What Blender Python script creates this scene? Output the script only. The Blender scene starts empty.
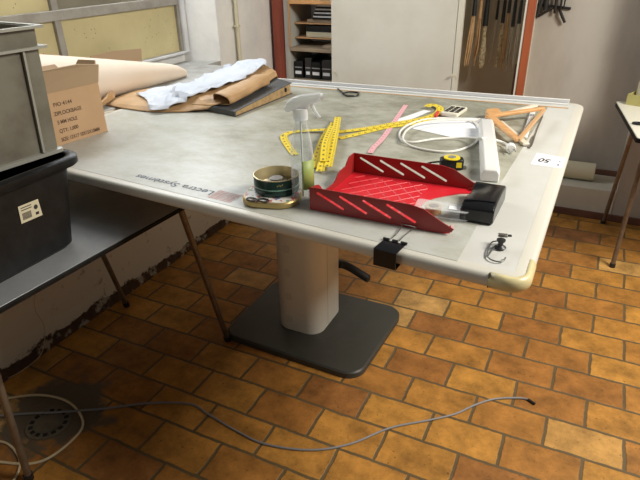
import bpy, bmesh, math, random
from mathutils import Vector, Matrix, noise
sc = bpy.context.scene
COL = sc.collection
rnd = random.Random(7)
PI = math.pi

# ------------------------------------------------------------ camera
cam = bpy.data.cameras.new('camera'); co = bpy.data.objects.new('camera', cam); COL.objects.link(co)
cam.sensor_width = 36; cam.lens = 36 * 554.75 / 640; cam.clip_start = 0.05
Rr = Vector((0.89986, 0.43578, -0.01879)); Rd = Vector((0.18651, -0.42337, -0.88655)); Rf = Vector((-0.39429, 0.79427, -0.46225))
M = Matrix.Identity(4)
for i in range(3):
    M[i][0] = Rr[i]; M[i][1] = -Rd[i]; M[i][2] = -Rf[i]
M[0][3], M[1][3], M[2][3] = -0.0673, -2.5846, 1.5116
co.matrix_world = M
sc.camera = co

# ------------------------------------------------------------ materials
def nt(name):
    m = bpy.data.materials.new(name); m.use_nodes = True
    n = m.node_tree; b = n.nodes['Principled BSDF']
    return m, n, b
def N(n, t, **k):
    x = n.nodes.new(t)
    for a, v in k.items():
        if a in x.inputs: x.inputs[a].default_value = v
        else: setattr(x, a, v)
    return x
def c4(c): return (c[0], c[1], c[2], 1)
def mat(name, col, rough=.5, metal=0, col2=None, scale=8, lo=.4, hi=.65, bump=0, bscale=60, spec=.5, detail=5, stretch=None, coat=0, trans=0, emit=0):
    m, n, b = nt(name)
    b.inputs['Roughness'].default_value = rough; b.inputs['Metallic'].default_value = metal
    b.inputs['Specular IOR Level'].default_value = spec
    b.inputs['Base Color'].default_value = c4(col)
    if coat: b.inputs['Coat Weight'].default_value = coat; b.inputs['Coat Roughness'].default_value = .1
    if trans: b.inputs['Transmission Weight'].default_value = trans
    tc = N(n, 'ShaderNodeTexCoord')
    src = tc.outputs['Object']
    if stretch:
        mp = N(n, 'ShaderNodeMapping'); mp.inputs['Scale'].default_value = stretch
        n.links.new(src, mp.inputs['Vector']); src = mp.outputs['Vector']
    if col2 is not None:
        t = N(n, 'ShaderNodeTexNoise', Scale=scale, Detail=detail, Roughness=.6)
        n.links.new(src, t.inputs['Vector'])
        r = N(n, 'ShaderNodeValToRGB')
        r.color_ramp.elements[0].position = lo; r.color_ramp.elements[1].position = hi
        r.color_ramp.elements[0].color = c4(col); r.color_ramp.elements[1].color = c4(col2)
        n.links.new(t.outputs['Fac'], r.inputs['Fac']); n.links.new(r.outputs['Color'], b.inputs['Base Color'])
    if bump:
        t2 = N(n, 'ShaderNodeTexNoise', Scale=bscale, Detail=4)
        n.links.new(src, t2.inputs['Vector'])
        bp = N(n, 'ShaderNodeBump', Strength=bump, Distance=.01)
        n.links.new(t2.outputs['Fac'], bp.inputs['Height']); n.links.new(bp.outputs['Normal'], b.inputs['Normal'])
    return m
def clear(name, tint=(.9,.93,.93), alpha=.25, rough=.08, mul=.55):
    m, n, b = nt(name)
    n.nodes.remove(b); out = n.nodes['Material Output']
    tr = N(n, 'ShaderNodeBsdfTransparent'); tr.inputs['Color'].default_value = c4(tint)
    p = N(n, 'ShaderNodeBsdfPrincipled', Roughness=rough); p.inputs['Base Color'].default_value = (.85,.87,.88,1)
    lw = N(n, 'ShaderNodeLayerWeight', Blend=.35)
    ad = N(n, 'ShaderNodeMath', operation='ADD'); ad.inputs[1].default_value = alpha; ad.use_clamp = True
    n.links.new(lw.outputs['Facing'], ad.inputs[0])
    ml = N(n, 'ShaderNodeMath', operation='MULTIPLY'); ml.inputs[1].default_value = mul
    n.links.new(ad.outputs[0], ml.inputs[0])
    mx = N(n, 'ShaderNodeMixShader')
    n.links.new(ml.outputs[0], mx.inputs[0]); n.links.new(tr.outputs[0], mx.inputs[1]); n.links.new(p.outputs[0], mx.inputs[2])
    n.links.new(mx.outputs[0], out.inputs['Surface'])
    return m

def floor_mat():
    m, n, b = nt('terracotta_bricks')
    L = n.links.new
    g = N(n, 'ShaderNodeNewGeometry'); pos = g.outputs['Position']
    # small wobble so that joints are not ruler straight
    wn = N(n, 'ShaderNodeTexNoise', Scale=9, Detail=3); L(pos, wn.inputs['Vector'])
    sub = N(n, 'ShaderNodeVectorMath', operation='SUBTRACT'); L(wn.outputs['Color'], sub.inputs[0]); sub.inputs[1].default_value = (.5,.5,.5)
    scl = N(n, 'ShaderNodeVectorMath', operation='SCALE'); L(sub.outputs[0], scl.inputs[0]); scl.inputs['Scale'].default_value = .012
    add = N(n, 'ShaderNodeVectorMath', operation='ADD'); L(pos, add.inputs[0]); L(scl.outputs[0], add.inputs[1])
    sp = N(n, 'ShaderNodeSeparateXYZ'); L(add.outputs[0], sp.inputs[0])
    def MA(op, a, bb=None, c=None):
        x = N(n, 'ShaderNodeMath', operation=op)
        for i, v in enumerate((a, bb, c)):
            if v is None: continue
            if isinstance(v, (int, float)): x.inputs[i].default_value = v
            else: L(v, x.inputs[i])
        return x.outputs[0]
    r = MA('DIVIDE', sp.outputs['Y'], .15)
    row = MA('FLOOR', r); fr = MA('SUBTRACT', r, row)
    half = MA('MULTIPLY', row, .5); par = MA('SUBTRACT', half, MA('FLOOR', half))   # 0 or .5
    u = MA('ADD', MA('DIVIDE', sp.outputs['X'], .25), MA('SUBTRACT', .5, par))
    colu = MA('FLOOR', u); fu = MA('SUBTRACT', u, colu)
    dx = MA('MULTIPLY', MA('MINIMUM', fu, MA('SUBTRACT', 1, fu)), .25)
    dy = MA('MULTIPLY', MA('MINIMUM', fr, MA('SUBTRACT', 1, fr)), .15)
    d = MA('MINIMUM', dx, dy)
    en = N(n, 'ShaderNodeTexNoise', Scale=60, Detail=4); L(pos, en.inputs['Vector'])
    dd = MA('ADD', d, MA('MULTIPLY', MA('SUBTRACT', en.outputs['Fac'], .5), .006))
    fac = N(n, 'ShaderNodeMapRange'); fac.inputs['From Min'].default_value = .0042; fac.inputs['From Max'].default_value = .0068; L(dd, fac.inputs['Value'])
    idv = N(n, 'ShaderNodeCombineXYZ'); L(row, idv.inputs[0]); L(colu, idv.inputs[1])
    wh = N(n, 'ShaderNodeTexWhiteNoise', noise_dimensions='3D'); L(idv.outputs[0], wh.inputs['Vector'])
    rp = N(n, 'ShaderNodeValToRGB'); e = rp.color_ramp
    e.elements[0].position = 0; e.elements[0].color = (.30,.125,.042,1)
    e.elements[1].position = 1; e.elements[1].color = (.56,.34,.12,1)
    for p, c in ((.06,(.36,.150,.034,1)), (.5,(.45,.205,.040,1)), (.9,(.53,.255,.048,1))):
        q = e.elements.new(p); q.color = c
    L(wh.outputs['Value'], rp.inputs['Fac'])
    # stains inside the bricks
    sn = N(n, 'ShaderNodeTexNoise', Scale=9, Detail=10, Roughness=.72); L(pos, sn.inputs['Vector'])
    mr = N(n, 'ShaderNodeMapRange'); L(sn.outputs['Fac'], mr.inputs['Value'])
    mr.inputs['From Min'].default_value = .3; mr.inputs['From Max'].default_value = .7; mr.inputs['To Min'].default_value = .42; mr.inputs['To Max'].default_value = 1.32
    mulc = N(n, 'ShaderNodeVectorMath', operation='SCALE'); L(rp.outputs['Color'], mulc.inputs[0]); L(mr.outputs[0], mulc.inputs['Scale'])
    pn = N(n, 'ShaderNodeTexNoise', Scale=90, Detail=3); L(pos, pn.inputs['Vector'])
    pit = N(n, 'ShaderNodeMapRange'); L(pn.outputs['Fac'], pit.inputs['Value']); pit.inputs['From Min'].default_value = .28; pit.inputs['From Max'].default_value = .36; pit.inputs['To Min'].default_value=.45
    mul2 = N(n, 'ShaderNodeVectorMath', operation='SCALE'); L(mulc.outputs[0], mul2.inputs[0]); L(pit.outputs[0], mul2.inputs['Scale'])
    # pale worn cement patch round the drain and along the left wall
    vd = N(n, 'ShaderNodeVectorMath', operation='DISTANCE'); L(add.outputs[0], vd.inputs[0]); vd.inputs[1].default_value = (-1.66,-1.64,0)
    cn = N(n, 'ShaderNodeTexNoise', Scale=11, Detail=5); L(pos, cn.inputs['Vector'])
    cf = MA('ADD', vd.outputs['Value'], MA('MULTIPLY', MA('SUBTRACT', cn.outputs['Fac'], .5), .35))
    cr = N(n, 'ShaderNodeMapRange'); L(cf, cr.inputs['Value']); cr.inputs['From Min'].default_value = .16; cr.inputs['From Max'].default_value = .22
    mor = N(n, 'ShaderNodeValToRGB'); L(cn.outputs['Fac'], mor.inputs['Fac'])
    mor.color_ramp.elements[0].color = (.085,.055,.022,1); mor.color_ramp.elements[1].color = (.17,.12,.06,1)
    m1 = N(n, 'ShaderNodeMix', data_type='RGBA'); L(fac.outputs[0], m1.inputs[0]); L(mor.outputs[0], m1.inputs[6]); L(mul2.outputs[0], m1.inputs[7])
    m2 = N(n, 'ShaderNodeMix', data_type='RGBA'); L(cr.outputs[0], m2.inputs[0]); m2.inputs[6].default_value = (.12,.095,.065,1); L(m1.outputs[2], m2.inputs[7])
    L(m2.outputs[2], b.inputs['Base Color'])
    b.inputs['Roughness'].default_value = .55; b.inputs['Specular IOR Level'].default_value = .35
    hh = MA('ADD', MA('MULTIPLY', fac.outputs[0], .5), MA('MULTIPLY', sn.outputs['Fac'], .35))
    bp = N(n, 'ShaderNodeBump', Strength=.6, Distance=.006); L(hh, bp.inputs['Height']); L(bp.outputs[0], b.inputs['Normal'])
    return m

def tape_mat(name, col, tick=(.03,.03,.02)):
    m, n, b = nt(name); L = n.links.new
    uv = N(n, 'ShaderNodeUVMap'); sp = N(n, 'ShaderNodeSeparateXYZ'); L(uv.outputs[0], sp.inputs[0])
    def MA(op, a, bb=None):
        x = N(n, 'ShaderNodeMath', operation=op)
        for i, v in enumerate((a, bb)):
            if v is None: continue
            if isinstance(v, (int, float)): x.inputs[i].default_value = v
            else: L(v, x.inputs[i])
        return x.outputs[0]
    f = MA('FRACT', MA('MULTIPLY', sp.outputs['X'], 100))
    t = MA('LESS_THAN', f, .3)
    e = MA('LESS_THAN', MA('ABSOLUTE', MA('SUBTRACT', sp.outputs['Y'], .2)), .1)
    f2 = MA('FRACT', MA('MULTIPLY', sp.outputs['X'], 33.3))
    t2 = MA('LESS_THAN', f2, .35)
    e2 = MA('LESS_THAN', MA('ABSOLUTE', MA('SUBTRACT', sp.outputs['Y'], .62)), .13)
    k = MA('MULTIPLY', MA('MAXIMUM', MA('MULTIPLY', t, e), MA('MULTIPLY', t2, e2)), .8)
    mx = N(n, 'ShaderNodeMix', data_type='RGBA'); L(k, mx.inputs[0]); mx.inputs[6].default_value = c4(col); mx.inputs[7].default_value = c4(tick)
    L(mx.outputs[2], b.inputs['Base Color']); b.inputs['Roughness'].default_value = .45
    return m

def floral_mat():
    m, n, b = nt('floral_print'); L = n.links.new
    tc = N(n, 'ShaderNodeTexCoord')
    v = N(n, 'ShaderNodeTexVoronoi', Scale=75); L(tc.outputs['Object'], v.inputs['Vector'])
    r = N(n, 'ShaderNodeValToRGB'); r.color_ramp.interpolation = 'CONSTANT'
    r.color_ramp.elements[0].color = (.75,.72,.66,1)
    r.color_ramp.elements[1].position = .6; r.color_ramp.elements[1].color = (.55,.12,.12,1)
    q = r.color_ramp.elements.new(.74); q.color = (.12,.15,.35,1)
    q = r.color_ramp.elements.new(.82); q.color = (.25,.35,.2,1)
    q = r.color_ramp.elements.new(.9); q.color = (.78,.75,.7,1)
    sp = N(n, 'ShaderNodeSeparateColor'); L(v.outputs['Color'], sp.inputs[0]); L(sp.outputs[0], r.inputs['Fac'])
    L(r.outputs[0], b.inputs['Base Color']); b.inputs['Roughness'].default_value = .3
    return m

WALLW = mat('old_plaster', (.62,.60,.55), .85, col2=(.50,.47,.42), scale=3, bump=.25, bscale=25)
WALLB = mat('grey_plaster', (.50,.47,.42), .8, col2=(.38,.345,.30), scale=3.2, bump=.15, bscale=18, stretch=(1,1,.35))
WALLC = mat('cream_plaster', (.60,.57,.48), .85, col2=(.52,.49,.41), scale=2, bump=.12, bscale=20)
NICHE = mat('niche_plaster', (.74,.68,.57), .85, col2=(.64,.58,.48), scale=2)
def leftwall_mat():
    m, n, b = nt('peeling_plaster'); L = n.links.new
    g = N(n, 'ShaderNodeNewGeometry'); sp = N(n, 'ShaderNodeSeparateXYZ'); L(g.outputs['Position'], sp.inputs[0])
    t = N(n, 'ShaderNodeTexNoise', Scale=12, Detail=8, Roughness=.7); L(g.outputs['Position'], t.inputs['Vector'])
    r = N(n, 'ShaderNodeValToRGB'); r.color_ramp.elements[0].position=.33; r.color_ramp.elements[1].position=.42
    r.color_ramp.elements[0].color = (.38,.32,.23,1); r.color_ramp.elements[1].color = (.78,.73,.62,1)
    L(t.outputs['Fac'], r.inputs['Fac'])
    a = N(n, 'ShaderNodeMath', operation='MULTIPLY_ADD'); L(t.outputs['Fac'], a.inputs[0]); a.inputs[1].default_value = .28; L(sp.outputs['Z'], a.inputs[2])
    mr = N(n, 'ShaderNodeMapRange'); L(a.outputs[0], mr.inputs['Value']); mr.inputs['From Min'].default_value=.165; mr.inputs['From Max'].default_value=.18
    mx = N(n, 'ShaderNodeMix', data_type='RGBA'); L(mr.outputs[0], mx.inputs[0]); mx.inputs[6].default_value=(.12,.075,.04,1); L(r.outputs[0], mx.inputs[7])
    L(mx.outputs[2], b.inputs['Base Color']); b.inputs['Roughness'].default_value=.9
    bp = N(n, 'ShaderNodeBump', Strength=.5, Distance=.015); L(mr.outputs[0], bp.inputs['Height']); L(bp.outputs[0], b.inputs['Normal'])
    return m
LWALL = leftwall_mat(); FLOOR = floor_mat()
SILL = mat('sill_cement', (.42,.42,.40), .8, col2=(.30,.29,.27), scale=9, bump=.3, bscale=40)
BROWNB = mat('brown_skirting', (.11,.045,.03), .6, col2=(.16,.07,.04), scale=10)
RAGGED = mat('crumbled_skirting', (.08,.04,.022), .8, col2=(.42,.36,.28), scale=14, lo=.55, hi=.62, bump=.6, bscale=60)
REDP = mat('red_brown_paint', (.30,.065,.035), .55, col2=(.20,.045,.03), scale=4, stretch=(6,6,.6))
ORANGEP = mat('orange_brown_paint', (.42,.11,.04), .5, col2=(.34,.085,.035), scale=5, stretch=(6,6,.6))
FRAMEG = mat('grey_window_paint', (.30,.28,.24), .6, col2=(.23,.21,.18), scale=12)
PANEY = mat('yellow_frosted_pane', (.58,.50,.27), .35, col2=(.50,.43,.23), scale=3)
def pane_spots(m):
    n = m.node_tree; L = n.links.new; b = n.nodes['Principled BSDF']
    src = b.inputs['Base Color'].links[0].from_socket
    tc = N(n, 'ShaderNodeTexCoord'); v = N(n, 'ShaderNodeTexVoronoi', Scale=38); L(tc.outputs['Object'], v.inputs['Vector'])
    lt = N(n, 'ShaderNodeMath', operation='LESS_THAN'); L(v.outputs['Distance'], lt.inputs[0]); lt.inputs[1].default_value = .13
    no = N(n, 'ShaderNodeTexNoise', Scale=4); L(tc.outputs['Object'], no.inputs['Vector'])
    gt = N(n, 'ShaderNodeMath', operation='GREATER_THAN'); L(no.outputs['Fac'], gt.inputs[0]); gt.inputs[1].default_value = .53
    mu = N(n, 'ShaderNodeMath', operation='MULTIPLY'); L(lt.outputs[0], mu.inputs[0]); L(gt.outputs[0], mu.inputs[1])
    mx = N(n, 'ShaderNodeMix', data_type='RGBA'); L(mu.outputs[0], mx.inputs[0]); L(src, mx.inputs[6]); mx.inputs[7].default_value=(.25,.21,.11,1)
    L(mx.outputs[2], b.inputs['Base Color'])
pane_spots(PANEY)
PANED = mat('brown_pane', (.20,.18,.13), .3, col2=(.16,.14,.10), scale=4)
WALLU = mat('white_upper_wall', (.80,.79,.76), .8, col2=(.68,.68,.67), scale=4, bump=.25, bscale=25)
REVEAL = mat('white_reveal_paint', (.66,.67,.68), .75, col2=(.55,.55,.56), scale=6, bump=.25, bscale=25)
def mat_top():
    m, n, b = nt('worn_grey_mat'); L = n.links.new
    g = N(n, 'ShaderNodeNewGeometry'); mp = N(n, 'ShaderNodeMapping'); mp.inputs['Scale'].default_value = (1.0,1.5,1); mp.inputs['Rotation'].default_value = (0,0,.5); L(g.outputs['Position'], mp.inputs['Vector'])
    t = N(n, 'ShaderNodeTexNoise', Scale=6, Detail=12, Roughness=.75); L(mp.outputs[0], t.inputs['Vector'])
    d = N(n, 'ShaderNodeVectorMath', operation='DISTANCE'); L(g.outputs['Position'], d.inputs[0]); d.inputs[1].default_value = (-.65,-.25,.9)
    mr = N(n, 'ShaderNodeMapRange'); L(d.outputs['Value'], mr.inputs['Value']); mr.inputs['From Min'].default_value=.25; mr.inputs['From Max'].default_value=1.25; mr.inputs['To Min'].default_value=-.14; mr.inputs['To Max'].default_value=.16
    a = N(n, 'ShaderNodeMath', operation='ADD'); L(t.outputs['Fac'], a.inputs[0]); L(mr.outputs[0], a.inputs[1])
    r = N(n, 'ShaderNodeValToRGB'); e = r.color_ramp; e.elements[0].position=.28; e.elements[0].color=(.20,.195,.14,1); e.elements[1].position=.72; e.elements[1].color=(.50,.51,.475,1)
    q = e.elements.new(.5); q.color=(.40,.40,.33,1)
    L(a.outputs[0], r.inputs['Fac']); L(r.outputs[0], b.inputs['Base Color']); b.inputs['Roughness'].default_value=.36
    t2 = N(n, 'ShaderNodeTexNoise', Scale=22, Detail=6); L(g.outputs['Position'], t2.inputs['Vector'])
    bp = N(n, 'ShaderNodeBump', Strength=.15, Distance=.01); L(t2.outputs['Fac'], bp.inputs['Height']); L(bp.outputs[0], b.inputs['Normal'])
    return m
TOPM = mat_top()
BORDER = mat('pale_grey_laminate', (.60,.605,.575), .4, col2=(.55,.55,.515), scale=5)
RIMM = mat('cream_edge_plastic', (.62,.60,.53), .35)
CAPM = mat('yellowed_plastic', (.66,.58,.32), .35)
ALU = mat('aluminium', (.42,.44,.48), .35, metal=.6); RAILB = mat('blue_grey_channel', (.20,.22,.27), .45)
RAILW = mat('white_rail', (.72,.72,.70), .4)
TANW = mat('tan_wood_strip', (.55,.33,.16), .5)
COLM = mat('cream_metal', (.74,.71,.62), .38, metal=0, spec=.6)
DOTM = mat('dull_grey_slots', (.62,.60,.52), .5)
BASEM = mat('dark_base_metal', (.045,.046,.040), .45, col2=(.055,.055,.05), scale=14, lo=.5, hi=.75)
BLACKR = mat('black_rubber', (.012,.012,.013), .55)
BLACKP = mat('black_plastic', (.007,.0075,.008), .45, col2=(.012,.0125,.013), scale=30, spec=.3)
BLACKG = mat('glossy_black', (.010,.010,.012), .22)
STEELT = mat('old_steel_tube', (.22,.17,.12), .4, metal=.5, col2=(.15,.11,.075), scale=20)
SIDETOP = mat('grey_laminate', (.30,.31,.32), .22, col2=(.25,.26,.27), scale=6)
EDGEB = mat('dark_edge_band', (.006,.006,.006), .6, col2=(.014,.012,.01), scale=30, spec=.15)
GALV = mat('weathered_grey_metal', (.175,.165,.13), .5, metal=.1, col2=(.09,.075,.052), scale=5, lo=.45, hi=.7, detail=8)
GALVL = mat('light_grey_metal_edge', (.34,.34,.30), .4, metal=.3)
CARD = mat('cardboard', (.52,.335,.19), .8, col2=(.47,.30,.165), scale=5)
WORNC = mat('worn_card_edge', (.42,.28,.13), .8, col2=(.20,.13,.07), scale=40, lo=.45, hi=.7)
CARDI = mat('cardboard_inside', (.40,.28,.17), .85)
INK = mat('faded_black_ink', (.13,.075,.045), .8)
KRAFT = mat('kraft_paper', (.52,.33,.165), .6, col2=(.44,.265,.125), scale=8, bump=.3, bscale=18)
ROLLP = mat('cream_paper', (.76,.65,.54), .7, col2=(.70,.59,.47), scale=2.5)
TISSUE = mat('white_tissue', (.60,.64,.70), .7, col2=(.52,.56,.64), scale=7)
BINDT = mat('charcoal_cover', (.055,.058,.06), .5, col2=(.075,.078,.08), scale=12)
RED = mat('red_plastic', (.30,.022,.021), .33)
REDB = mat('bright_red_plastic', (.66,.018,.030), .38)
WHITEP = mat('white_plastic', (.78,.78,.76), .35)
CORDW = mat('white_cord', (.78,.77,.72), .45)
GREYC = mat('grey_cable_sheath', (.22,.22,.235), .45)
CREAMC = mat('cream_cord', (.60,.50,.32), .5)
YTAPE = tape_mat('yellow_tape', (.82,.62,.03)); PTAPE = tape_mat('pink_tape', (.80,.42,.46), (.45,.2,.22))
PAPER = mat('white_paper', (.80,.81,.84), .7)
GREEN = mat('dark_green_tin', (.010,.042,.032), .3); GREENL = mat('pale_green_line', (.22,.42,.33), .4)
GOLD = mat('gold_tin', (.50,.38,.16), .35, metal=.6)
TININ = mat('tin_inside', (.50,.42,.24), .35, metal=.5)
FLORAL = floral_mat()
CLEARD = clear('thin_clear_plastic', (.95,.96,.96), .0, .08); CLEARP = clear('clear_plastic', alpha=.04); LIQ = clear('cloudy_liquid', (.93,.92,.92), .05, .2); MILKT = clear('translucent_white', (.92,.94,.95), .4, .3, .7); MILKY = mat('milky_plastic', (.78,.80,.82), .35)
LABELG = mat('green_label', (.30,.38,.10), .5)
WOODO = mat('orange_wood', (.68,.38,.16), .45, col2=(.60,.31,.12), scale=6, stretch=(1,6,1))
CREAMP = mat('cream_plastic', (.72,.68,.56), .4)
CHROME = mat('steel_wire', (.38,.37,.35), .3, metal=.9)
HOOKW = mat('dull_wire', (.16,.16,.155), .4, metal=.6)
DARKM = mat('dark_metal', (.05,.05,.052), .35, metal=.6)
YELLP = mat('yellow_plastic', (.80,.62,.02), .35)
WHITED = mat('white_board', (.72,.71,.64), .55, col2=(.62,.60,.52), scale=1.6)
SHELFW = mat('shelf_side_paint', (.48,.49,.45), .6); SHELFB = mat('shelf_board', (.34,.27,.19), .6, col2=(.28,.22,.15), scale=10)
WALLN = mat('shelf_back_white', (.80,.82,.85), .7)
STRAPT = mat('tan_leather', (.62,.40,.20), .6, col2=(.48,.30,.14), scale=30); STRAPL = mat('pale_rope', (.75,.64,.42), .8, col2=(.42,.33,.19), scale=60, lo=.45, hi=.55)
STRAPK = mat('black_leather', (.02,.022,.025), .5); STRAPG = mat('grey_cord', (.50,.44,.33), .7)
IRON = mat('black_iron', (.012,.010,.009), .6)
PIPEM = mat('cream_painted_pipe', (.58,.54,.38), .45)
CTOP = mat('cream_laminate', (.70,.68,.58), .45)
CRATEY = mat('olive_yellow_card', (.42,.38,.14), .6, col2=(.35,.31,.11), scale=8)
PINKISH = mat('faded_red_ink', (.62,.33,.31), .6); GREYINK = mat('grey_blue_ink', (.10,.12,.16), .6); BLACKINK = mat('black_ink', (.03,.03,.035), .6)
CREAMR = mat('cream_roll', (.62,.58,.42), .6)
DRAINM = mat('old_drain_metal', (.13,.115,.08), .55, col2=(.09,.075,.05), scale=30)
SHADOWHOLE = mat('black_opening', (.006,.005,.004), .9)

# ------------------------------------------------------------ mesh building
WO = {}
class MB:
    def __init__(s): s.v = []; s.f = []; s.uv = {}
    def add(s, vs, fs):
        o = len(s.v); s.v += [Vector(v) for v in vs]; s.f += [tuple(o + i for i in f) for f in fs]; return o
    def box(s, x0, x1, y0, y1, z0, z1, M=None):
        vs = [Vector((x, y, z)) for z in (z0, z1) for y in (y0, y1) for x in (x0, x1)]
        if M: vs = [M @ v for v in vs]
        s.add(vs, [(0,2,3,1),(4,5,7,6),(0,1,5,4),(2,6,7,3),(0,4,6,2),(1,3,7,5)]); return s
    def loops(s, ls, closed=True, cap0=True, cap1=True):
        n = len(ls[0]); fs = []
        for k in range(len(ls) - 1):
            for i in range(n if closed else n - 1):
                j = (i + 1) % n; fs.append((k*n+i, k*n+j, (k+1)*n+j, (k+1)*n+i))
        if cap0: fs.append(tuple(range(n))[::-1])
        if cap1: fs.append(tuple((len(ls)-1)*n + i for i in range(n)))
        s.add([p for l in ls for p in l], fs); return s
    def prism(s, poly, z0, z1, M=None):
        l0 = [Vector((p[0], p[1], z0)) for p in poly]; l1 = [Vector((p[0], p[1], z1)) for p in poly]
        if M: l0 = [M @ v for v in l0]; l1 = [M @ v for v in l1]
        return s.loops([l0, l1])
    def tube(s, pts, r, n=8, closed=False):
        pts = [Vector(p) for p in pts]; m = len(pts); ls = []
        up = Vector((0, 0, 1)); prev = None
        for i, p in enumerate(pts):
            if closed: t = pts[(i+1) % m] - pts[i-1]
            else: t = pts[min(i+1, m-1)] - pts[max(i-1, 0)]
            t.normalize()
            if prev is None:
                a = t.cross(up)
                if a.length < .1: a = t.cross(Vector((1, 0, 0)))
            else: a = prev - t * prev.dot(t)
            a.normalize(); prev = a; b = t.cross(a)
            rr = r[i] if isinstance(r, (list, tuple)) else r
            ls.append([p + (a*math.cos(2*PI*k/n) + b*math.sin(2*PI*k/n))*rr for k in range(n)])
        if closed: ls.append(ls[0]); return s.loops(ls, True, False, False)
        return s.loops(ls)
    def lathe(s, prof, c, n=32, cap=True, M=None, arc=None):
        ls = []
        for r, z in prof:
            l = [Vector((r*math.cos(2*PI*k/n), r*math.sin(2*PI*k/n), z)) for k in range(n)]
            if M: l = [M @ v for v in l]
            ls.append([v + Vector(c) for v in l])
        return s.loops(ls, True, cap, cap)
    def ribbon(s, pts, w, th=.0007, tilt=0, up=(0,0,1)):
        pts = [Vector(p) for p in pts]; m = len(pts); ls = []; d = 0; U = []
        for i, p in enumerate(pts):
            t = pts[min(i+1, m-1)] - pts[max(i-1, 0)]; t.normalize()
            upv = up[i] if isinstance(up, list) else up
            a = t.cross(Vector(upv)); a.normalize(); nn = a.cross(t)
            ls.append([p - a*w/2, p + a*w/2, p + a*w/2 + nn*th, p - a*w/2 + nn*th])
            if i: d += (p - pts[i-1]).length
            U.append(d)
        o = len(s.v)
        s.loops(ls)
        for i in range(m):
            for k, vv in enumerate((0, 1, 1, 0)): s.uv[o + i*4 + k] = (U[i], vv)
        return s
    def build(s, name, m, parent=None, bevel=0, seg=2, smooth=35, solid=0, sub=0, tags=None, fixn=True):
        xs = [v.x for v in s.v]; ys = [v.y for v in s.v]; zs = [v.z for v in s.v]
        org = Vector(((min(xs)+max(xs))/2, (min(ys)+max(ys))/2, min(zs)))
        me = bpy.data.meshes.new(name); me.from_pydata([v - org for v in s.v], [], s.f)
        if s.uv:
            ul = me.uv_layers.new(name='UVMap')
            for lp in me.loops: ul.data[lp.index].uv = s.uv.get(lp.vertex_index, (0, 0))
        if fixn:
            bm = bmesh.new(); bm.from_mesh(me); bmesh.ops.recalc_face_normals(bm, faces=bm.faces[:]); bm.to_mesh(me); bm.free()
        me.materials.append(m)
        if smooth:
            for p in me.polygons: p.use_smooth = True
            me.set_sharp_from_angle(angle=math.radians(smooth))
        o = bpy.data.objects.new(name, me); COL.objects.link(o)
        WO[o.name] = org
        if parent: o.parent = parent; o.location = org - WO[parent.name]
        else: o.location = org
        if solid: q = o.modifiers.new('solid', 'SOLIDIFY'); q.thickness = solid; q.offset = 0
        if bevel: q = o.modifiers.new('bevel', 'BEVEL'); q.width = bevel; q.segments = seg; q.limit_method = 'ANGLE'; q.angle_limit = math.radians(40)
        if sub: q = o.modifiers.new('sub', 'SUBSURF'); q.levels = sub; q.render_levels = sub
        return o
def thing(name, loc, label, cat, group=None):
    o = bpy.data.objects.new(name, None); COL.objects.link(o); o.location = loc; WO[o.name] = Vector(loc); o.empty_display_size = .05
    return tag(o, label, cat, group)
def tag(o, label, cat, group=None, kind=None):
    o['label'] = label; o['category'] = cat
    if group: o['group'] = group
    if kind: o['kind'] = kind
    return o
def struct(o): o['kind'] = 'structure'; return o
def spline(pts, n=6, closed=False):
    P = [Vector(p) for p in pts]; m = len(P); out = []
    rng = range(m) if closed else range(m - 1)
    for i in rng:
        if closed: a, b, c, d = P[i-1], P[i], P[(i+1) % m], P[(i+2) % m]
        else: a, b, c, d = P[max(i-1,0)], P[i], P[i+1], P[min(i+2,m-1)]
        for k in range(n):
            t = k / n
            out.append(.5*((2*b) + (c-a)*t + (2*a-5*b+4*c-d)*t*t + (3*b-a-3*c+d)*t**3))
    if not closed: out.append(P[-1])
    return out
def roundpoly(cs, rs, inset=0, n=8):
    out = []; m = len(cs)
    for i in range(m):
        p = Vector(cs[i]).to_2d(); a = Vector(cs[i-1]).to_2d(); b = Vector(cs[(i+1) % m]).to_2d()
        r = rs[i] if isinstance(rs, (list, tuple)) else rs
        u = (a - p).normalized(); w = (b - p).normalized()
        ang = u.angle(w); d = r / math.tan(ang/2)
        c = p + (u + w).normalized() * (r / math.sin(ang/2))
        t0 = p + u*d - c; t1 = p + w*d - c
        a0 = math.atan2(t0.y, t0.x); a1 = math.atan2(t1.y, t1.x)
        da = (a1 - a0 + PI) % (2*PI) - PI
        for k in range(n + 1):
            t = a0 + da*k/n; out.append((c.x + (r-inset)*math.cos(t), c.y + (r-inset)*math.sin(t)))
    return out
def text_mb(txt, size, origin, xd, yd, depth=.0004, width=None, bold=.0):
    cu = bpy.data.curves.new('txt', 'FONT'); cu.body = txt; cu.size = size; cu.offset = bold
    to = bpy.data.objects.new('txt', cu); COL.objects.link(to)
    dg = bpy.context.evaluated_depsgraph_get(); me = bpy.data.meshes.new_from_object(to.evaluated_get(dg))
    bpy.data.objects.remove(to); bpy.data.curves.remove(cu)
    mb = MB(); xd = Vector(xd).normalized(); yd = Vector(yd).normalized(); zd = xd.cross(yd)
    xm = max([v.co.x for v in me.vertices] or [1])
    sx = width/xm if width else 1
    vs = [Vector(origin) + xd*v.co.x*sx + yd*v.co.y + zd*depth for v in me.vertices]
    mb.add(vs, [tuple(p.vertices) for p in me.polygons]); bpy.data.meshes.remove(me)
    return mb
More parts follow.
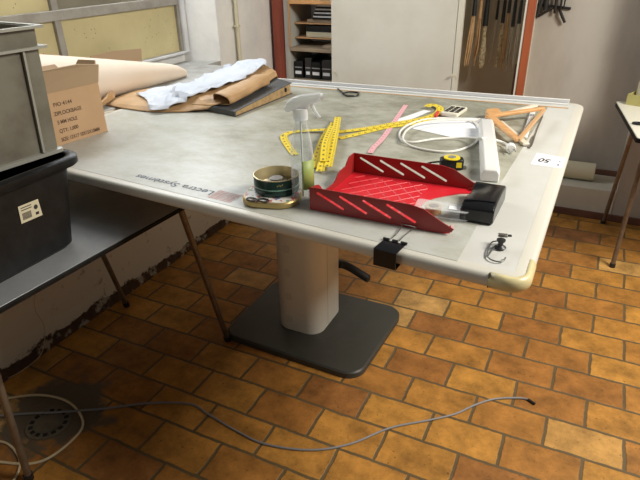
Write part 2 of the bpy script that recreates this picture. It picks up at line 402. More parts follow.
def plate(outer, holes, fn):
    bm = bmesh.new()
    for lp in [outer] + holes:
        vs = [bm.verts.new((p[0], p[1], 0)) for p in lp]
        for i in range(len(vs)): bm.edges.new((vs[i], vs[(i+1) % len(vs)]))
    bmesh.ops.triangle_fill(bm, use_beauty=True, use_dissolve=False, edges=bm.edges[:])
    bm.verts.ensure_lookup_table(); bm.verts.index_update()
    mb = MB(); mb.add([fn(v.co.x, v.co.y) for v in bm.verts], [tuple(v.index for v in f.verts) for f in bm.faces]); bm.free()
    return mb
def frame(o, x, y=None):      # local frame: origin, x direction in plan, z up
    xd = Vector((x[0], x[1], 0)).normalized(); zd = Vector((0,0,1)); yd = zd.cross(xd)
    m = Matrix.Identity(4)
    for i in range(3): m[i][0] = xd[i]; m[i][1] = yd[i]; m[i][2] = zd[i]; m[i][3] = o[i]
    return m

# ============================================================ the room
WB = .965
struct(MB().box(-2.25, 3.2, -4.2, 1.55, -.05, 0).build('floor', FLOOR))
ZS = .897
w = MB().box(-2.25, -2.0, -4.2, .30, 0, ZS)
struct(w.build('wall_left', LWALL))
w = MB()
w.prism([(-2.75,.36),(-2.47,.36),(-2.25,.44),(-2.25,1.55),(-2.75,1.55)], 0, 2.8)                 # beyond the window
w.box(-2.75, -2.25, -4.2, .44, 2.35, 2.8)              # over the window
w.box(-2.75, -2.47, -4.2, .44, 0, .955)                # below the window
w.box(-2.75, -2.25, -4.2, -2.9, .955, 2.35)
struct(w.build('wall_left_upper', WALLU))
s_ = MB().box(-2.47, -2.25, -2.9, .44, .80, ZS+.003)
struct(s_.build('trim_1', SILL))
s_ = MB().box(-2.25, -2.0, -2.9, .30, ZS, ZS+.003)
struct(s_.build('trim_2', SILL))
# window
win = MB(); 
for y0, y1 in ((-2.9,-2.86), (-1.73,-1.695), (-.60,-.562), (.30,.325)): win.box(-2.47, -2.435, y0, y1, .955, 2.35)
wf = struct(win.build('window_1', FRAMEG, bevel=.003))
fr = MB()
for z0, z1 in ((.955,.972), (1.238,1.285), (1.80,1.84), (2.31,2.35)): fr.box(-2.472, -2.43, -2.9, .32, z0, z1)
fr.build('window_frame', FRAMEG, wf, bevel=.003)
fr = MB(); fr.box(-2.47, -2.422, .325, .362, .957, 2.35); fr.box(-2.43, -2.42, -2.9, .325, .955, .970); fr.build('window_jamb', REVEAL, wf, bevel=.003)
ys = ((-2.86,-1.73), (-1.695,-.60), (-.562,.30))
for i, (y0, y1) in enumerate(ys):
    MB().box(-2.462, -2.455, y0, y1, .972, 1.238).build('pane', PANEY, wf)
    MB().box(-2.462, -2.455, y0, y1, 1.285, 1.80).build('pane', PANED if i == 2 else PANEY, wf)
    MB().box(-2.462, -2.455, y0, y1, 1.84, 2.31).build('pane', MILKY, wf)
# back walls
YB = 1.25; YF = .965
struct(MB().box(-.47, .17, YB, 1.55, 0, 2.8).build('wall_back', WALLB))
struct(MB().box(.17, 3.2, YF+.002, 1.55, 0, 2.8).build('wall_back_right', WALLB))
struct(MB().box(-.47, .17, YF, YB, 0, .19).build('trim_3', WALLC, bevel=.004))
struct(MB().box(-2.25, -.47, 1.497, 1.55, 0, 2.8).build('wall_closet', NICHE))
struct(MB().box(-.475, -.47, 1.12, 1.50, 0, 2.8).build('wall_closet_side', NICHE))
b_ = MB().box(-.47, .17, YF-.012, YF, 0, .045); struct(b_.build('baseboard_back', BROWNB, bevel=.003))
b_ = MB().box(.17, 3.2, YF-.012, YF+.002, 0, .045); struct(b_.build('baseboard_back_right', BROWNB, bevel=.003))
b_ = MB().box(-.47, .17, YB-.012, YB, .19, .225); struct(b_.build('baseboard_ledge', BROWNB, bevel=.002))
# crumbling skirting at the foot of the left wall
b_ = MB(); nn = 180; bot = []; top = []; topi = []
for i in range(nn + 1):
    y = -2.6 + 2.9*i/nn
    h = .022 + .045*max(0, noise.noise((y*5, 0, 3)) + .35) + .018*noise.noise((y*31, 2, 3))
    h = max(.008, h); d = .010 + .012*abs(noise.noise((y*17, 5, 1)))
    bot.append((-2.0+d+.008, y, 0)); top.append((-2.0+d, y, h)); topi.append((-2.0-.002, y, h+.004))
bk = [(-2.0-.002, p[1], 0) for p in bot]
b_.loops([bot, top, topi, bk, bot], False, False, False)
struct(b_.build('baseboard_left', RAGGED, smooth=0))
# closet posts
struct(MB().box(-2.225, -2.163, 1.07, 1.15, 0, 2.8).build('trim_4', REDP, bevel=.004))
struct(MB().box(-.505, -.462, 1.07, 1.12, 0, 2.8).build('trim_5', ORANGEP, bevel=.004))
struct(MB().box(-.518, -.507, 1.075, 1.12, 0, 2.8).build('trim_6', WHITED))

# pipe on the left wall
pt = thing('wall_pipe', (-2.22, .62, 0), 'cream painted vertical pipe clamped to the white wall beside the window', 'pipe')
MB().tube([(-2.222, .62, .002), (-2.222, .62, 2.7)], .012, 12).build('pipe', PIPEM, pt)
for z in (1.09, 1.75):
    q = MB().lathe([(.012,-.008),(.017,-.008),(.017,.008),(.012,.008)], (-2.222,.62,z), 16)
    q.box(-2.25, -2.222, .615, .625, z-.005, z+.005); q.box(-2.226, -2.218, .59, .65, z-.004, z+.004); q.build('clamp', PIPEM, pt)

# ============================================================ closet contents
sh = thing('shelf_unit', (-1.95, 1.3, 0), 'open shelf unit behind the red-brown post, left of the white panel', 'shelf')
MB().box(-2.158, -2.118, 1.12, 1.49, 0, 2.3).build('side_panel', SHELFW, sh, bevel=.002)
MB().box(-1.66, -1.63, 1.14, 1.49, 0, 2.3).build('side_panel', SHELFW, sh, bevel=.002)
MB().box(-2.118, -1.66, 1.475, 1.49, .05, 2.3).build('back_panel', WALLN, sh)
MB().box(-2.118, -1.66, 1.115, 1.475, .868, .893).build('shelf_board', SHELFB, sh, bevel=.003)
MB().box(-2.118, -2.108, 1.112, 1.124, .895, 1.55).build('wood_strip', TANW, sh)
for z in (.955, 1.055): MB().box(-2.118, -1.66, 1.20, 1.475, z-.009, z).build('shelf_board', TANW, sh)
MB().box(-2.118, -1.66, 1.12, 1.475, 1.185, 1.21).build('shelf_board', WOODO, sh, bevel=.002)
MB().box(-2.118, -1.66, 1.12, 1.475, .40, .42).build('shelf_board', SHELFB, sh)
MB().box(-2.118, -1.66, 1.12, 1.475, .655, .67).build('shelf_board', SHELFB, sh)
q = tag(MB().box(-2.02, -1.70, 1.215, 1.45, 1.056, 1.078, ).build('wooden_board', SHELFB, bevel=.002), 'brown wooden board on the thin shelf under the striped notebooks', 'board')
for i in range(4):
    z = 1.0795 + i*.024
    t = thing('notebook', (-1.83, 1.33, z), ['lowest','second from bottom','third from bottom','topmost'][i] + ' of the black and white striped notebooks stacked on the shelf', 'notebook', 'striped notebooks on the shelf')
    MB().box(-1.97+.01*i, -1.70, 1.20, 1.42, z, z+.012).build('cover', BLACKP, t, bevel=.001)
    MB().box(-1.965+.01*i, -1.70, 1.205, 1.415, z+.0125, z+.022).build('pages', PAPER, t, bevel=.001)
t = thing('storage_box', (-1.87, 1.33, .956), 'pale box with a black lid on the middle shelf', 'box')
MB().box(-2.03, -1.70, 1.215, 1.44, .956, .992).build('body', CREAMR, t, bevel=.003)
MB().box(-2.03, -1.70, 1.213, 1.442, .993, 1.035).build('lid', BLACKP, t, bevel=.004)
tag(MB().box(-1.86, -1.70, 1.13, 1.40, .894, .915).build('paper_stack', SHELFB, bevel=.002), 'short brown stack lying on the thick shelf board', 'stack')
for i, (x, wd, hz, mt) in enumerate(((-2.075,.07,.12,BLACKP),(-1.995,.05,.15,DARKM),(-1.93,.075,.12,BLACKP),(-1.845,.075,.14,DARKM),(-1.76,.08,.12,BLACKP))):
    t = thing('file_box', (x, 1.3, .67), ['leftmost dark file box','narrow tall dark file box second from left','middle dark file box','dark file box right of the middle','rightmost dark file box'][i] + ' standing below the thick shelf', 'file box', 'dark file boxes under the shelf')
    MB().box(x-wd/2, x+wd/2, 1.16, 1.44, .6705, .6705+hz).build('body', mt, t, bevel=.003)
    MB().box(x-wd/2+.01, x+wd/2-.01, 1.157, 1.1605, .70, .722).build('label_plate', PAPER, t)
    MB().box(x-wd/2+.004, x+wd/2-.004, 1.157, 1.1605, .745, .752).build('stripe', ALU, t)

dr = thing('cabinet_door', (-1.31, 1.08, 0), 'large plain white cabinet door panel behind the table', 'door')
MB().box(-1.757, -.905, 1.06, 1.085, .04, 2.2).build('panel', WHITED, dr, bevel=.002)
MB().box(-.903, -.868, 1.055, 1.09, .04, 2.2).build('edge_strip', CTOP, dr, bevel=.003)
MB().box(-1.757, -.868, 1.06, 1.09, 0, .0395).build('bottom_track', ALU, dr)
for x, z in ((-1.731,.754), (-.90,.789)):
    MB().lathe([(.004,0),(.004,.012),(.009,.016),(.008,.024),(0.001,.026)], (x,1.06 if x<-1 else 1.055,z), 12, M=Matrix.Rotation(PI/2,4,'X')).build('knob', CREAMR, dr)

# hanging rod and hanks
rod = tag(MB().tube([(-.862,1.33,1.62),(-.48,1.33,1.62)], .01, 10).build('hanging_rod', DARKM), 'dark rod above the hanging strips in the closet', 'rod')
def hank(x, zb, zt, mt, mtop, wid, label, y=1.33, twist=False, lean=0):
    t = thing('hanging_strap', (x, y, zb), label, 'strap', 'straps and cords hanging in the closet')
    b = MB(); r_ = random.Random(int(x*1000))
    ns = 5 if not twist else 1
    for k in range(ns):
        ox = (k-(ns-1)/2)*wid/ns; oy = r_.uniform(-.012,.012); e = zb + (r_.uniform(0,.08) if k else 0)
        pts = []
        for j in range(9):
            f = j/8; z = e + (zt-e)*f
            pts.append((x + ox*(1-.3*f)*(.6+.4*math.sin(f*PI)) + lean*(1-f) + r_.uniform(-.002,.002), y+oy*(1-f), z))
        if twist:
            rr = [wid/2*(.5+.5*math.sin(min(1,f_/8*1.3+.15)*PI)) + (.004 if f_%2 else 0) for f_ in range(9)]
            b.tube(pts, rr, 10)
        else: b.tube(pts, [.0028]+[wid*.16]*7+[wid*.1], 6)
    b.build('strap', mt, t)
    c = MB(); c.tube([(x, y, zt-.02), (x, y, zt+.12), (x, y, 1.60)], [wid*.42, wid*.34, .005], 8)
    c.tube([(x+.012*math.sin(k*PI/5), y, 1.62+.015*math.cos(k*PI/5)) for k in range(10)], .003, 6, True)
    c.build('strap_top', mtop, t)
hank(-.905+.045, .80, 1.14, STRAPT, STRAPK, .035, 'tan leather strap hank hanging nearest the white door edge', lean=-.02)
hank(-.822, .80, 1.12, STRAPT, STRAPT, .03, 'brown leather strap hanging left of the braided pale rope')
hank(-.782, .795, 1.08, STRAPL, STRAPK, .042, 'braided pale rope bundle hanging among leather straps', twist=True)
hank(-.715, .83, 1.12, STRAPG, STRAPK, .02, 'narrow grey strap alone right of the braided rope', lean=-.015)
hank(-.675, .80, 1.10, STRAPL, STRAPK, .028, 'pale looped cord hank in the middle of the right group')
hank(-.645, .78, 1.16, STRAPT, STRAPK, .026, 'long tan strap hank in the middle of the right group')
hank(-.61, .79, 1.08, STRAPG, STRAPK, .028, 'grey cord hank with a thick black top near the right post')
hank(-.575, .78, 1.10, STRAPG, STRAPK, .026, 'thin loose cord hank next to the orange-brown post', lean=.006)
tag(MB().box(-.56, -.523, 1.30, 1.36, 0, .83).build('brown_plank', BROWNB, bevel=.003), 'brown plank standing low behind the orange-brown post', 'plank')

# iron clamp rack on wall
rk = thing('iron_hook_rack', (-.38, 1.24, 1.12), 'black iron rack of hooks on the grey wall right of the post', 'rack')
q = MB(); q.box(-.50, -.28, 1.236, 1.249, 1.185, 1.199, Matrix.Translation((-.39,0,1.19)) @ Matrix.Rotation(.10,4,'Y') @ Matrix.Translation((.39,0,-1.19))); q.build('bar', IRON, rk, bevel=.002)
for x0, x1, z0, z1, wd in ((-.48,-.485,1.28,1.10,.006), (-.44,-.465,1.26,1.13,.016), (-.36,-.455,1.20,1.135,.010), (-.35,-.30,1.19,1.105,.012), (-.42,-.42,1.32,1.17,.02), (-.37,-.365,1.32,1.155,.012),(-.34,-.335,1.32,1.16,.008),(-.315,-.32,1.32,1.18,.006)):
    q = MB().tube([(x0,1.236,z0), ((x0+x1)/2,1.222,(z0+z1)/2), (x1,1.225,z1)], [wd*.6,wd*.75,wd*.65], 8); q.build('hook', IRON, rk)

# cream roll on the ledge
rl = thing('cream_roll', (-.12, 1.10, .191), 'short cream paper roll lying on the low ledge at the back wall', 'roll')
Mx = Matrix.Rotation(PI/2,4,'Y')
MB().lathe([(.052,-.2),(.055,-.198),(.055,.148),(.052,.15),(.020,.15),(.020,.10)], (-.118,1.11,.247), 28, M=Mx).build('roll', CREAMR, rl)
MB().lathe([(.021,-.19),(.024,-.19),(.024,.152),(.021,.152)], (-.118,1.11,.247), 20, M=Mx, cap=False).build('core', CARD, rl)

# ============================================================ right table
rt = thing('work_table', (.45, .55, 0), 'cream-topped table with thin splayed steel legs at the right edge', 'table')
poly = roundpoly([(.052,.862), (.145,.175), (.95,.26), (.86,.94)], .015, 0, 4)
MB().prism(poly, .728, .75).build('tabletop', CTOP, rt, bevel=.002)
MB().prism(roundpoly([(.050,.864), (.143,.173), (.952,.258), (.862,.942)], .016, 0, 4), .726, .7455).build('edge_band', EDGEB, rt)
for f, t_ in (((.133,.915,0), (.165,.72,.727)), ((.192,.358,0), (.21,.42,.727)), ((.90,.28,0), (.85,.36,.727)), ((.84,.93,0), (.80,.80,.727))):
    l = MB().tube([f, t_], .0115, 12).build('leg', STEELT, rt)
    MB().tube([(f[0],f[1],.0005), (f[0]+(t_[0]-f[0])*.03, f[1]+(t_[1]-f[1])*.03, .022)], .0145, 12).build('rubber_foot', BLACKR, l)
MB().box(.22,.80,.44,.455,.70,.727).build('apron', STEELT, rt)
bx = thing('carton_tray', (.16, .86, .7505), 'olive yellow open carton on the corner of the right table', 'box')
F = frame((.098,.80,.7505), (.93,-.36))
q = MB(); q.box(0,.2,0,.13,0,.003,F); 
for a in ((0,.2,0,.004),(0,.2,.126,.13),(0,.004,.004,.126),(.196,.2,.004,.126)): q.box(a[0],a[1],a[2],a[3],.003,.055,F)
q.build('body', CRATEY, bx)
q = MB().box(-.0012,-.0002,.02,.07,.008,.045,F).build('label', PAPER, bx); q['label']='white paper label'
MB().box(.085,.195,.005,.125,.003,.035,F).build('contents', CREAMR, bx)
bt = thing('plastic_canister', (.17, .868, .754), 'pale upright canister standing in the olive yellow carton', 'canister')
MB().lathe([(.028,0),(.030,.004),(.030,.10),(.026,.115)], (.170,.868,.754), 20).build('body', CREAMR, bt)
MB().lathe([(.022,.1155),(.022,.16),(.018,.165)], (.170,.868,.754), 20).build('lid', WHITEP, bt)
sc_ = thing('scissors', (.165, .41, .751), 'black scissor handles near the edge of the right table', 'scissors')
q = MB()
for cx, cy in ((.150,.405), (.205,.395)): q.tube([(cx+.022*math.cos(a*PI/8), cy+.016*math.sin(a*PI/8), .7555) for a in range(16)], .0045, 8, True)
q.build('handles', BLACKP, sc_)
MB().prism([(.17,.42),(.19,.41),(.30,.50),(.295,.505)], .752, .756).build('blades', CHROME, sc_)

# ============================================================ main table
ct = thing('digitizing_table', (-1.04, -.73, 0), 'large grey digitizing table on one column with a dark floor plate', 'table')
CS = [(-1.975,-1.400), (-.112,-1.540), (-.092,.088), (-1.975,.02)]
RS = [.045,.045,.05,.045]
HT = .9
q = MB(); ls = []
for d, z in ((.035,.9), (.012,.9), (.005,.8975), (.001,.891), (0,.883), (.001,.875), (.005,.8685), (.012,.866), (.035,.866)):
    ls.append([(x, y, z) for x, y in roundpoly(CS, RS, d, 10)])
ls.append(ls[0]); q.loops(ls, True, False, False); q.build('edge_trim', RIMM, ct, smooth=60)
MB().prism(roundpoly(CS, RS, .0352, 10), .868, .8997).build('tabletop', BORDER, ct)
ip = [(-1.935,-1.370), (-.268,-1.503), (-.262,-.99), (-.232,-.035), (-1.935,-.085)]
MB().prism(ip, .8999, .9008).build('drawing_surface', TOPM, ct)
MB().prism([(-1.935,-.083),(-.15,-.030),(-.15,-.022),(-1.935,-.075)], .8999, .9025).build('wood_strip', TANW, ct)
# yellowed corner cap
q = MB(); ls = []
rp = roundpoly(CS, RS, 0, 10)
cen = Vector((-.17,-1.49))
for d, z in ((.013,.9006), (.005,.8985), (.0,.891), (-.0012,.883), (0,.874), (.005,.8675), (.013,.8652)):
    r0 = roundpoly(CS, RS, d, 10)[11:22]
    e0 = r0[0]; e1 = r0[-1]
    dirn = (Vector(rp[11]) - Vector(rp[10])).normalized()
    s0 = Vector(e0) - dirn*.035
    l = [(s0.x, s0.y, z)] + [(x, y, z) for x, y in r0] + [(e1[0]+.0003, -1.43, z)]
    ls.append(l)
q.loops(ls, False, False, False)
cp = q.build('corner_cap', CAPM, ct, smooth=60, fixn=False); cp['label'] = 'yellowed plastic corner cap'
sd = cp.modifiers.new('solid','SOLIDIFY'); sd.thickness = .0015; sd.offset = 0
MB().box(-.1945,-.1930,-1.5345,-1.5240,.868,.9008).build('seam', BLACKR, ct)
# rail at the far edge
def along(x): return .02 + (x+1.975)/1.881*.068
q = MB(); xs = [-1.90, -.155]
q.loops([[ (x, along(x)-a, z) for a, z in ((.058,.9008),(.058,.905),(.044,.906),(.044,.9008))] for x in xs]); q.build('rail_lip', RAILW, ct)
q = MB(); q.loops([[ (x, along(x)-a, z) for a, z in ((.043,.9008),(.043,.905),(.034,.906),(.030,.904),(.0215,.9008))] for x in xs]); q.build('rail_channel', RAILB, ct)
q = MB(); q.loops([[ (x, along(x)-a, z) for a, z in ((.019,.9008),(.019,.916),(.009,.916),(.009,.9008))] for x in xs]); q.build('rail', RAILW, ct, bevel=.0015)
# column
cpoly = roundpoly([(-1.150,-.862),(-.940,-.862),(-.940,-.60),(-1.150,-.60)], .062, 0, 8)
MB().prism(cpoly, .031, .845).build('column', COLM, ct)
q = MB().box(-.9405,-.9390,-.765,-.762,.035,.84); q.build('column_seam', DOTM, ct)
for k in range(6):
    z = .09 + k*.115
    MB().prism(roundpoly([(-.016,-.018),(.016,-.018),(.016,.018),(-.016,.018)], .012, 0, 4), 0, .0012, Matrix.Translation((-1.078,-.8626,z)) @ Matrix.Rotation(PI/2,4,'X')).build('slot', DOTM, ct)
bp = roundpoly([(-1.345,-1.005),(-.690,-1.025),(-.672,-.50),(-1.345,-.50)], .075, 0, 8); bp2 = roundpoly([(-1.345,-1.005),(-.690,-1.025),(-.672,-.50),(-1.345,-.50)], .075, .006, 8)
MB().loops([[(x,y,0.0005) for x,y in bp],[(x,y,.024) for x,y in bp],[(x,y,.030) for x,y in bp2]]).build('base_plate', BASEM, ct)
MB().box(-1.30,-.78,-.95,-.51,.846,.8655).build('mounting_plate', DARKM, ct, bevel=.003)
lv = MB().tube(spline([(-0.9797,-0.6200,0.2700),(-0.9641,-0.6000,0.2579),(-0.9432,-0.5800,0.2418)],4), .010, 10).build('lever', DARKM, ct)
MB().tube(spline([(-0.9641,-0.6000,0.2527),(-0.9482,-0.5800,0.2432),(-0.9177,-0.5700,0.2293),(-0.8772,-0.5600,0.2046),(-0.8416,-0.5500,0.1812),(-0.8317,-0.5500,0.1783)],4), [.010]+[.019]*18+[.014,.006], 12).build('grip', BLACKR, lv)
# print on the table
t = text_mb('Lectra Syst\u00e8mes', .04, (-.993,-1.386,.9010), (-.304,.021,0), (-.02,-.3,0), width=.308, bold=.0004); t.build('printed_name', GREYINK, ct, smooth=0, fixn=False)
q = MB()
F = frame((-.990,-1.368,.9009), (1,-.10))
for k in range(7): q.box(0,.040,-.008-.0085*k,-.0035-.0085*k,0,.0004,F); q.box(.044,.084,-.008-.0085*k,-.0035-.0085*k,0,.0004,F)
q.build('printed_logo', PINKISH, ct, smooth=0)
stk = MB().prism([(-.205,-.797),(-.112,-.800),(-.110,-.693),(-.200,-.675)], .8999, .9003).build('number_sticker', PAPER, ct)
text_mb('50', .05, (-.148,-.732,.9004), (-.05,.007,0), (-.01,-.05,0), width=.036, bold=.0012).build('printed_number', BLACKINK, stk, smooth=0, fixn=False)
MB().box(-.126,-.121,-.745,-.735,.9003,.9005).box(-.128,-.123,-.780,-.765,.9003,.9005).build('printed_mark', GREYINK, stk)

# ============================================================ left side table
st = thing('side_table', (-1.65, -1.65, 0), 'low grey side table with dark edge and steel legs at the left wall', 'table')
sp_ = [(-1.975,-2.75),(-1.330,-2.75),(-1.265,-1.03),(-1.975,-1.03)]
MB().prism(sp_, .7255, .7405).build('tabletop', SIDETOP, st, bevel=.001)
MB().prism([(-1.980,-2.755),(-1.3245,-2.755),(-1.2595,-1.025),(-1.980,-1.025)], .7245, .7385).build('edge_band', EDGEB, st, bevel=.002)
for f, t_ in (((-1.313,-1.008,0),(-1.283,-1.22,.7245)), ((-1.913,-.989,0),(-1.90,-1.16,.7245)), ((-1.49,-1.89,0),(-1.44,-1.89,.7245)), ((-1.93,-2.65,0),(-1.90,-2.5,.7245)), ((-1.36,-2.70,0),(-1.40,-2.50,.7245))):
    l = MB().tube([f, t_], .0115, 12).build('leg', STEELT, st)
    MB().tube([(f[0],f[1],.0005), (f[0]+(t_[0]-f[0])*.035, f[1]+(t_[1]-f[1])*.035, .025)], .0150, 12).build('rubber_foot', BLACKR, l)

# black bin
def rrect(x0,x1,y0,y1,r,z,n=6): return [(x,y,z) for x,y in roundpoly([(x0,y0),(x1,y0),(x1,y1),(x0,y1)], r, 0, n)]
ZT = .741
bn = thing('storage_bin', (-1.58, -1.90, ZT), 'black plastic storage bin on the side table under the grey crate', 'bin')
def binring(f, g=0, z=0):   # f 0 bottom..1 top
    return rrect(-1.79-.03*f+g, -1.385+.016*f-g, -2.24-.03*f+g, -1.570+.040*f-g, .045-g*.5, z)
q = MB(); q.loops([binring(0,.012,ZT), binring(0,0,ZT+.012), binring(.9,0,.993), binring(.92,.004,.997), binring(.9,.006,.990), binring(.03,.006,ZT+.016)]); q.build('body', BLACKP, bn)
q = MB(); L0 = []
for g, z in ((0,.987),(-.016,.985),(-.022,.991),(-.022,1.009),(-.014,1.015),(.0,1.013),(.005,1.005),(.004,.990)): L0.append(binring(1, g, z))
L0.append(L0[0]); q.loops(L0, True, False, False); q.build('rim', BLACKP, bn, smooth=50)
lb = MB()
# sticker on the +X side of the bin: follow the slanted side
def binside(y, z): return Vector((-1.385 + .016*(z-ZT)/.272 + .0012, y, z))
lab = [(-1.3720,-1.7361,0.9297), (-1.3720,-1.6740,0.9280), (-1.3740,-1.6709,0.8784), (-1.3740,-1.7376,0.8804)]
lab = [binside(p[1], p[2]) for p in lab]
lb.add(lab, [(0,1,2,3)]); lo = lb.build('label_sticker', CREAMR, bn, smooth=0, fixn=False, solid=.0006); lo['label'] = 'pale barcode sticker'
bc = MB(); ex = (lab[1]-lab[0]); ez = (lab[3]-lab[0])
for k in range(9):
    u0 = .12 + k*.05; p = [lab[0]+ex*u+ez*v+Vector((.0009,0,0)) for u, v in ((u0,.45),(u0+.026,.45),(u0+.026,.85),(u0,.85))]; bc.add(p, [(0,1,2,3)])
for v in (.12,.26): bc.add([lab[0]+ex*u+ez*w_+Vector((.0009,0,0)) for u, w_ in ((.1,v),(.62,v),(.62,v+.05),(.1,v+.05))], [(0,1,2,3)])
bc.add([lab[0]+ex*(.82+.10*math.cos(a*PI/6))+ez*(.38+.14*math.sin(a*PI/6))+Vector((.0009,0,0)) for a in range(12)], [tuple(range(12))])
bc.add([lab[0]+ex*u+ez*v+Vector((.0009,0,0)) for u, v in ((.76,.68),(.92,.68),(.92,.84),(.76,.84))], [(0,1,2,3)])
bc.build('barcode', BLACKINK, lo, smooth=0, fixn=False)

# grey crate on the bin
cr = thing('metal_crate', (-1.62, -1.85, 1.017), 'weathered grey metal crate sitting on the black bin', 'crate')
F = Matrix.Translation((-1.412,-1.540,0)) @ Matrix.Rotation(math.radians(-6),4,'Z')
def cring(f, z, g=0, r=.008):
    return [F @ Vector(p) for p in rrect(-.38-.02*f+g, .006*f-g, -.60-.02*f+g, .014*f-g, r, z, 2)]
HB, HC = 1.0165, 1.352
q = MB(); q.loops([cring(0,HB+.004), cring(.8,HC-.055), cring(1,HC), cring(1,HC,.006), cring(.8,HC-.055,.006), cring(0,HB+.008,.006)]); q.build('body', GALV, cr)
q = MB(); q.loops([cring(0,HB,-.010), cring(0,HB,-.010), cring(0,HB+.010,-.010), cring(0,HB+.012,-.001)]); q.build('bottom_flange', GALVL, cr)
for nm, f, z in (('rim',1,HC), ('ridge',.86,HC-.050)):
    q = MB(); a = [cring(f,z-.004,-.0005), cring(f,z-.004,-.016), cring(f,z+.003,-.016), cring(f,z+.003,-.0005)]; a.append(a[0]); q.loops(a, True, False, False); q.build(nm, GALVL, cr)
def crp(s, f, z, y): return F @ Vector((.006*f + s, y + .014*f, z))
for y0, y1 in ((-.055,.0), (-.60,-.545)):
    q = MB()
    q.loops([[crp(.001,0,HB+.012,y0),crp(.010,0,HB+.012,y0),crp(.010,0,HB+.012,y0+.006),crp(.001,0,HB+.012,y0+.006)],
             [crp(.001,.82,HC-.056,y0),crp(.010,.82,HC-.056,y0),crp(.010,.82,HC-.056,y0+.006),crp(.001,.82,HC-.056,y0+.006)]])
    q.build('corner_rib', GALVL, cr)

# ============================================================ cardboard box
cb = thing('cardboard_box', (-1.86,-1.22,.9005), 'open brown cardboard box with printed text on the table beside the crate', 'box')
F = frame((-1.752,-1.04,.9012), (-.12,-.993))    # local x runs towards the camera side along the printed face, y outwards(+X)
Wd, Dp, Hb = .36, .17, .188
def P3(x,y,z): return F @ Vector((x,y,z))
q = MB(); th = .004
q.box(0,Wd,-Dp,0,0,.004,F)
q.box(0,Wd,-.004,0,.004,Hb,F); q.box(0,Wd,-Dp,-Dp+.004,.004,Hb,F); q.box(0,.004,-Dp+.004,-.004,.004,Hb,F); q.box(Wd-.004,Wd,-Dp+.004,-.004,.004,Hb,F)
q.build('body', CARD, cb)
q = MB(); q.add([P3(0,0,Hb),P3(Wd,0,Hb),P3(Wd-.005,.030,Hb+.082),P3(.095,.030,Hb+.082),P3(-.004,.018,Hb+.066)], [(0,1,2,3,4)]); fl = q.build('flap', CARDI, cb, solid=.004, smooth=0)
q = MB(); q.add([P3(.002,-.004,Hb),P3(-.02,-.02,Hb+.075),P3(-.02,-.12,Hb+.07),P3(.002,-Dp,Hb)], [(0,1,2,3)]); q.build('flap', CARDI, cb, solid=.004, smooth=0)
q = MB(); q.add([P3(0,-Dp,Hb),P3(Wd,-Dp,Hb),P3(Wd,-Dp-.05,Hb+.05),P3(.02,-Dp-.05,Hb+.05)], [(0,1,2,3)]); q.build('flap', CARDI, cb, solid=.004, smooth=0)
xd = F.to_3x3() @ Vector((-1,0,0)); zd = Vector((0,0,1))
for k, (s, off, wdt) in enumerate((('P/O 4144',.20,.075), ('ZIPLOCKBAGS',.205,.112), ('5 MM HOLE',.20,.082), ('QTY: 1,000',.20,.078), ('SIZE: 12X17 10X15X10MM',.20,.165))):
    text_mb(s, .019, P3(off,.0006,.138-.0315*k), xd, zd, width=wdt, bold=.0003).build('printed_line', INK, cb, smooth=0, fixn=False)

# ============================================================ big paper roll on the sill
pr_ = thing('paper_roll', (-2.2,-.8,.9005), 'big loose cone-shaped roll of cream paper on the window sill behind the cardboard box', 'paper roll')
q = MB(); lo_ = []; li_ = []
A = Vector((-2.218,-1.45,0)); B_ = Vector((-2.145,-.06,0)); nA = 24
for k in range(nA+1):
    f = k/nA; r = .180*(1-f)+.032*f; r *= 1 if f < .95 else (1-.35*((f-.95)/.05))
    c = A.lerp(B_, f) ; c.z = .9008 + r*1.0
    rr = []
    for j in range(28):
        a = 2*PI*j/28; w_ = 1+.012*math.sin(3*a+f*6); rr.append(c + Vector((math.cos(a)*r*w_, 0, max(math.sin(a)*r*w_, -r))))
    lo_.append(rr)
q.loops(lo_, True, False, True); q.build('roll', ROLLP, pr_, solid=.001, smooth=60)
# brown sheet behind the roll
q = MB(); q.add([(-2.3300,-0.5271,1.0739),(-2.3400,-0.3693,1.0739),(-2.3400,-0.1578,1.0561),(-2.3300,-0.1900,0.9693),(-2.3300,-0.5160,0.9953)], [(0,1,2,3,4)])
zmin = min(v.z for v in q.v)
q.v = [Vector((v.x,v.y,v.z)) for v in q.v]; q.v[3].z = .9015; q.v[4].z = .9015
tag(q.build('cardboard_sheet', CARDI, solid=.003, smooth=0), 'brown cardboard sheet standing behind the cream paper roll at the window', 'cardboard')

# ============================================================ binder, bag, tissue
bd = thing('lever_arch_file', (-1.56,-.43,.9015), 'charcoal lever arch file with brown card side lying under the paper bag', 'file')
bq = [(-1.398,-.675),(-1.378,-.212),(-1.69,-.05),(-1.76,-.60)]
def bz(x, y):
    f = max(0, min(1, (y+.70)/.5)); return .9015 + .020 + .034*f
T = [Vector((p[0],p[1],bz(*p))) for p in bq]; Bt = [Vector((p[0],p[1],.9012)) for p in bq]
q = MB(); ins = [Vector((-1.404,-.668)),Vector((-1.384,-.218)),Vector((-1.685,-.058)),Vector((-1.752,-.598))]
q.loops([[Vector((p.x,p.y,.9035)) for p in ins], [Vector((p.x,p.y,bz(p.x,p.y)-.003)) for p in ins]]); q.build('side', WORNC, bd)
q = MB(); q.loops([[t-Vector((0,0,.0026)) for t in T], T]); q.loops([Bt, [b+Vector((0,0,.002)) for b in Bt]])
q.loops([[Vector((-1.399,-.677,.9013)),Vector((-1.761,-.602,.9013)),Vector((-1.758,-.592,.9013)),Vector((-1.399,-.668,.9013))],[Vector((-1.399,-.677,.9215)),Vector((-1.761,-.602,.927)),Vector((-1.758,-.592,.927)),Vector((-1.399,-.668,.9215))]])
q.build('cover', BINDT, bd)
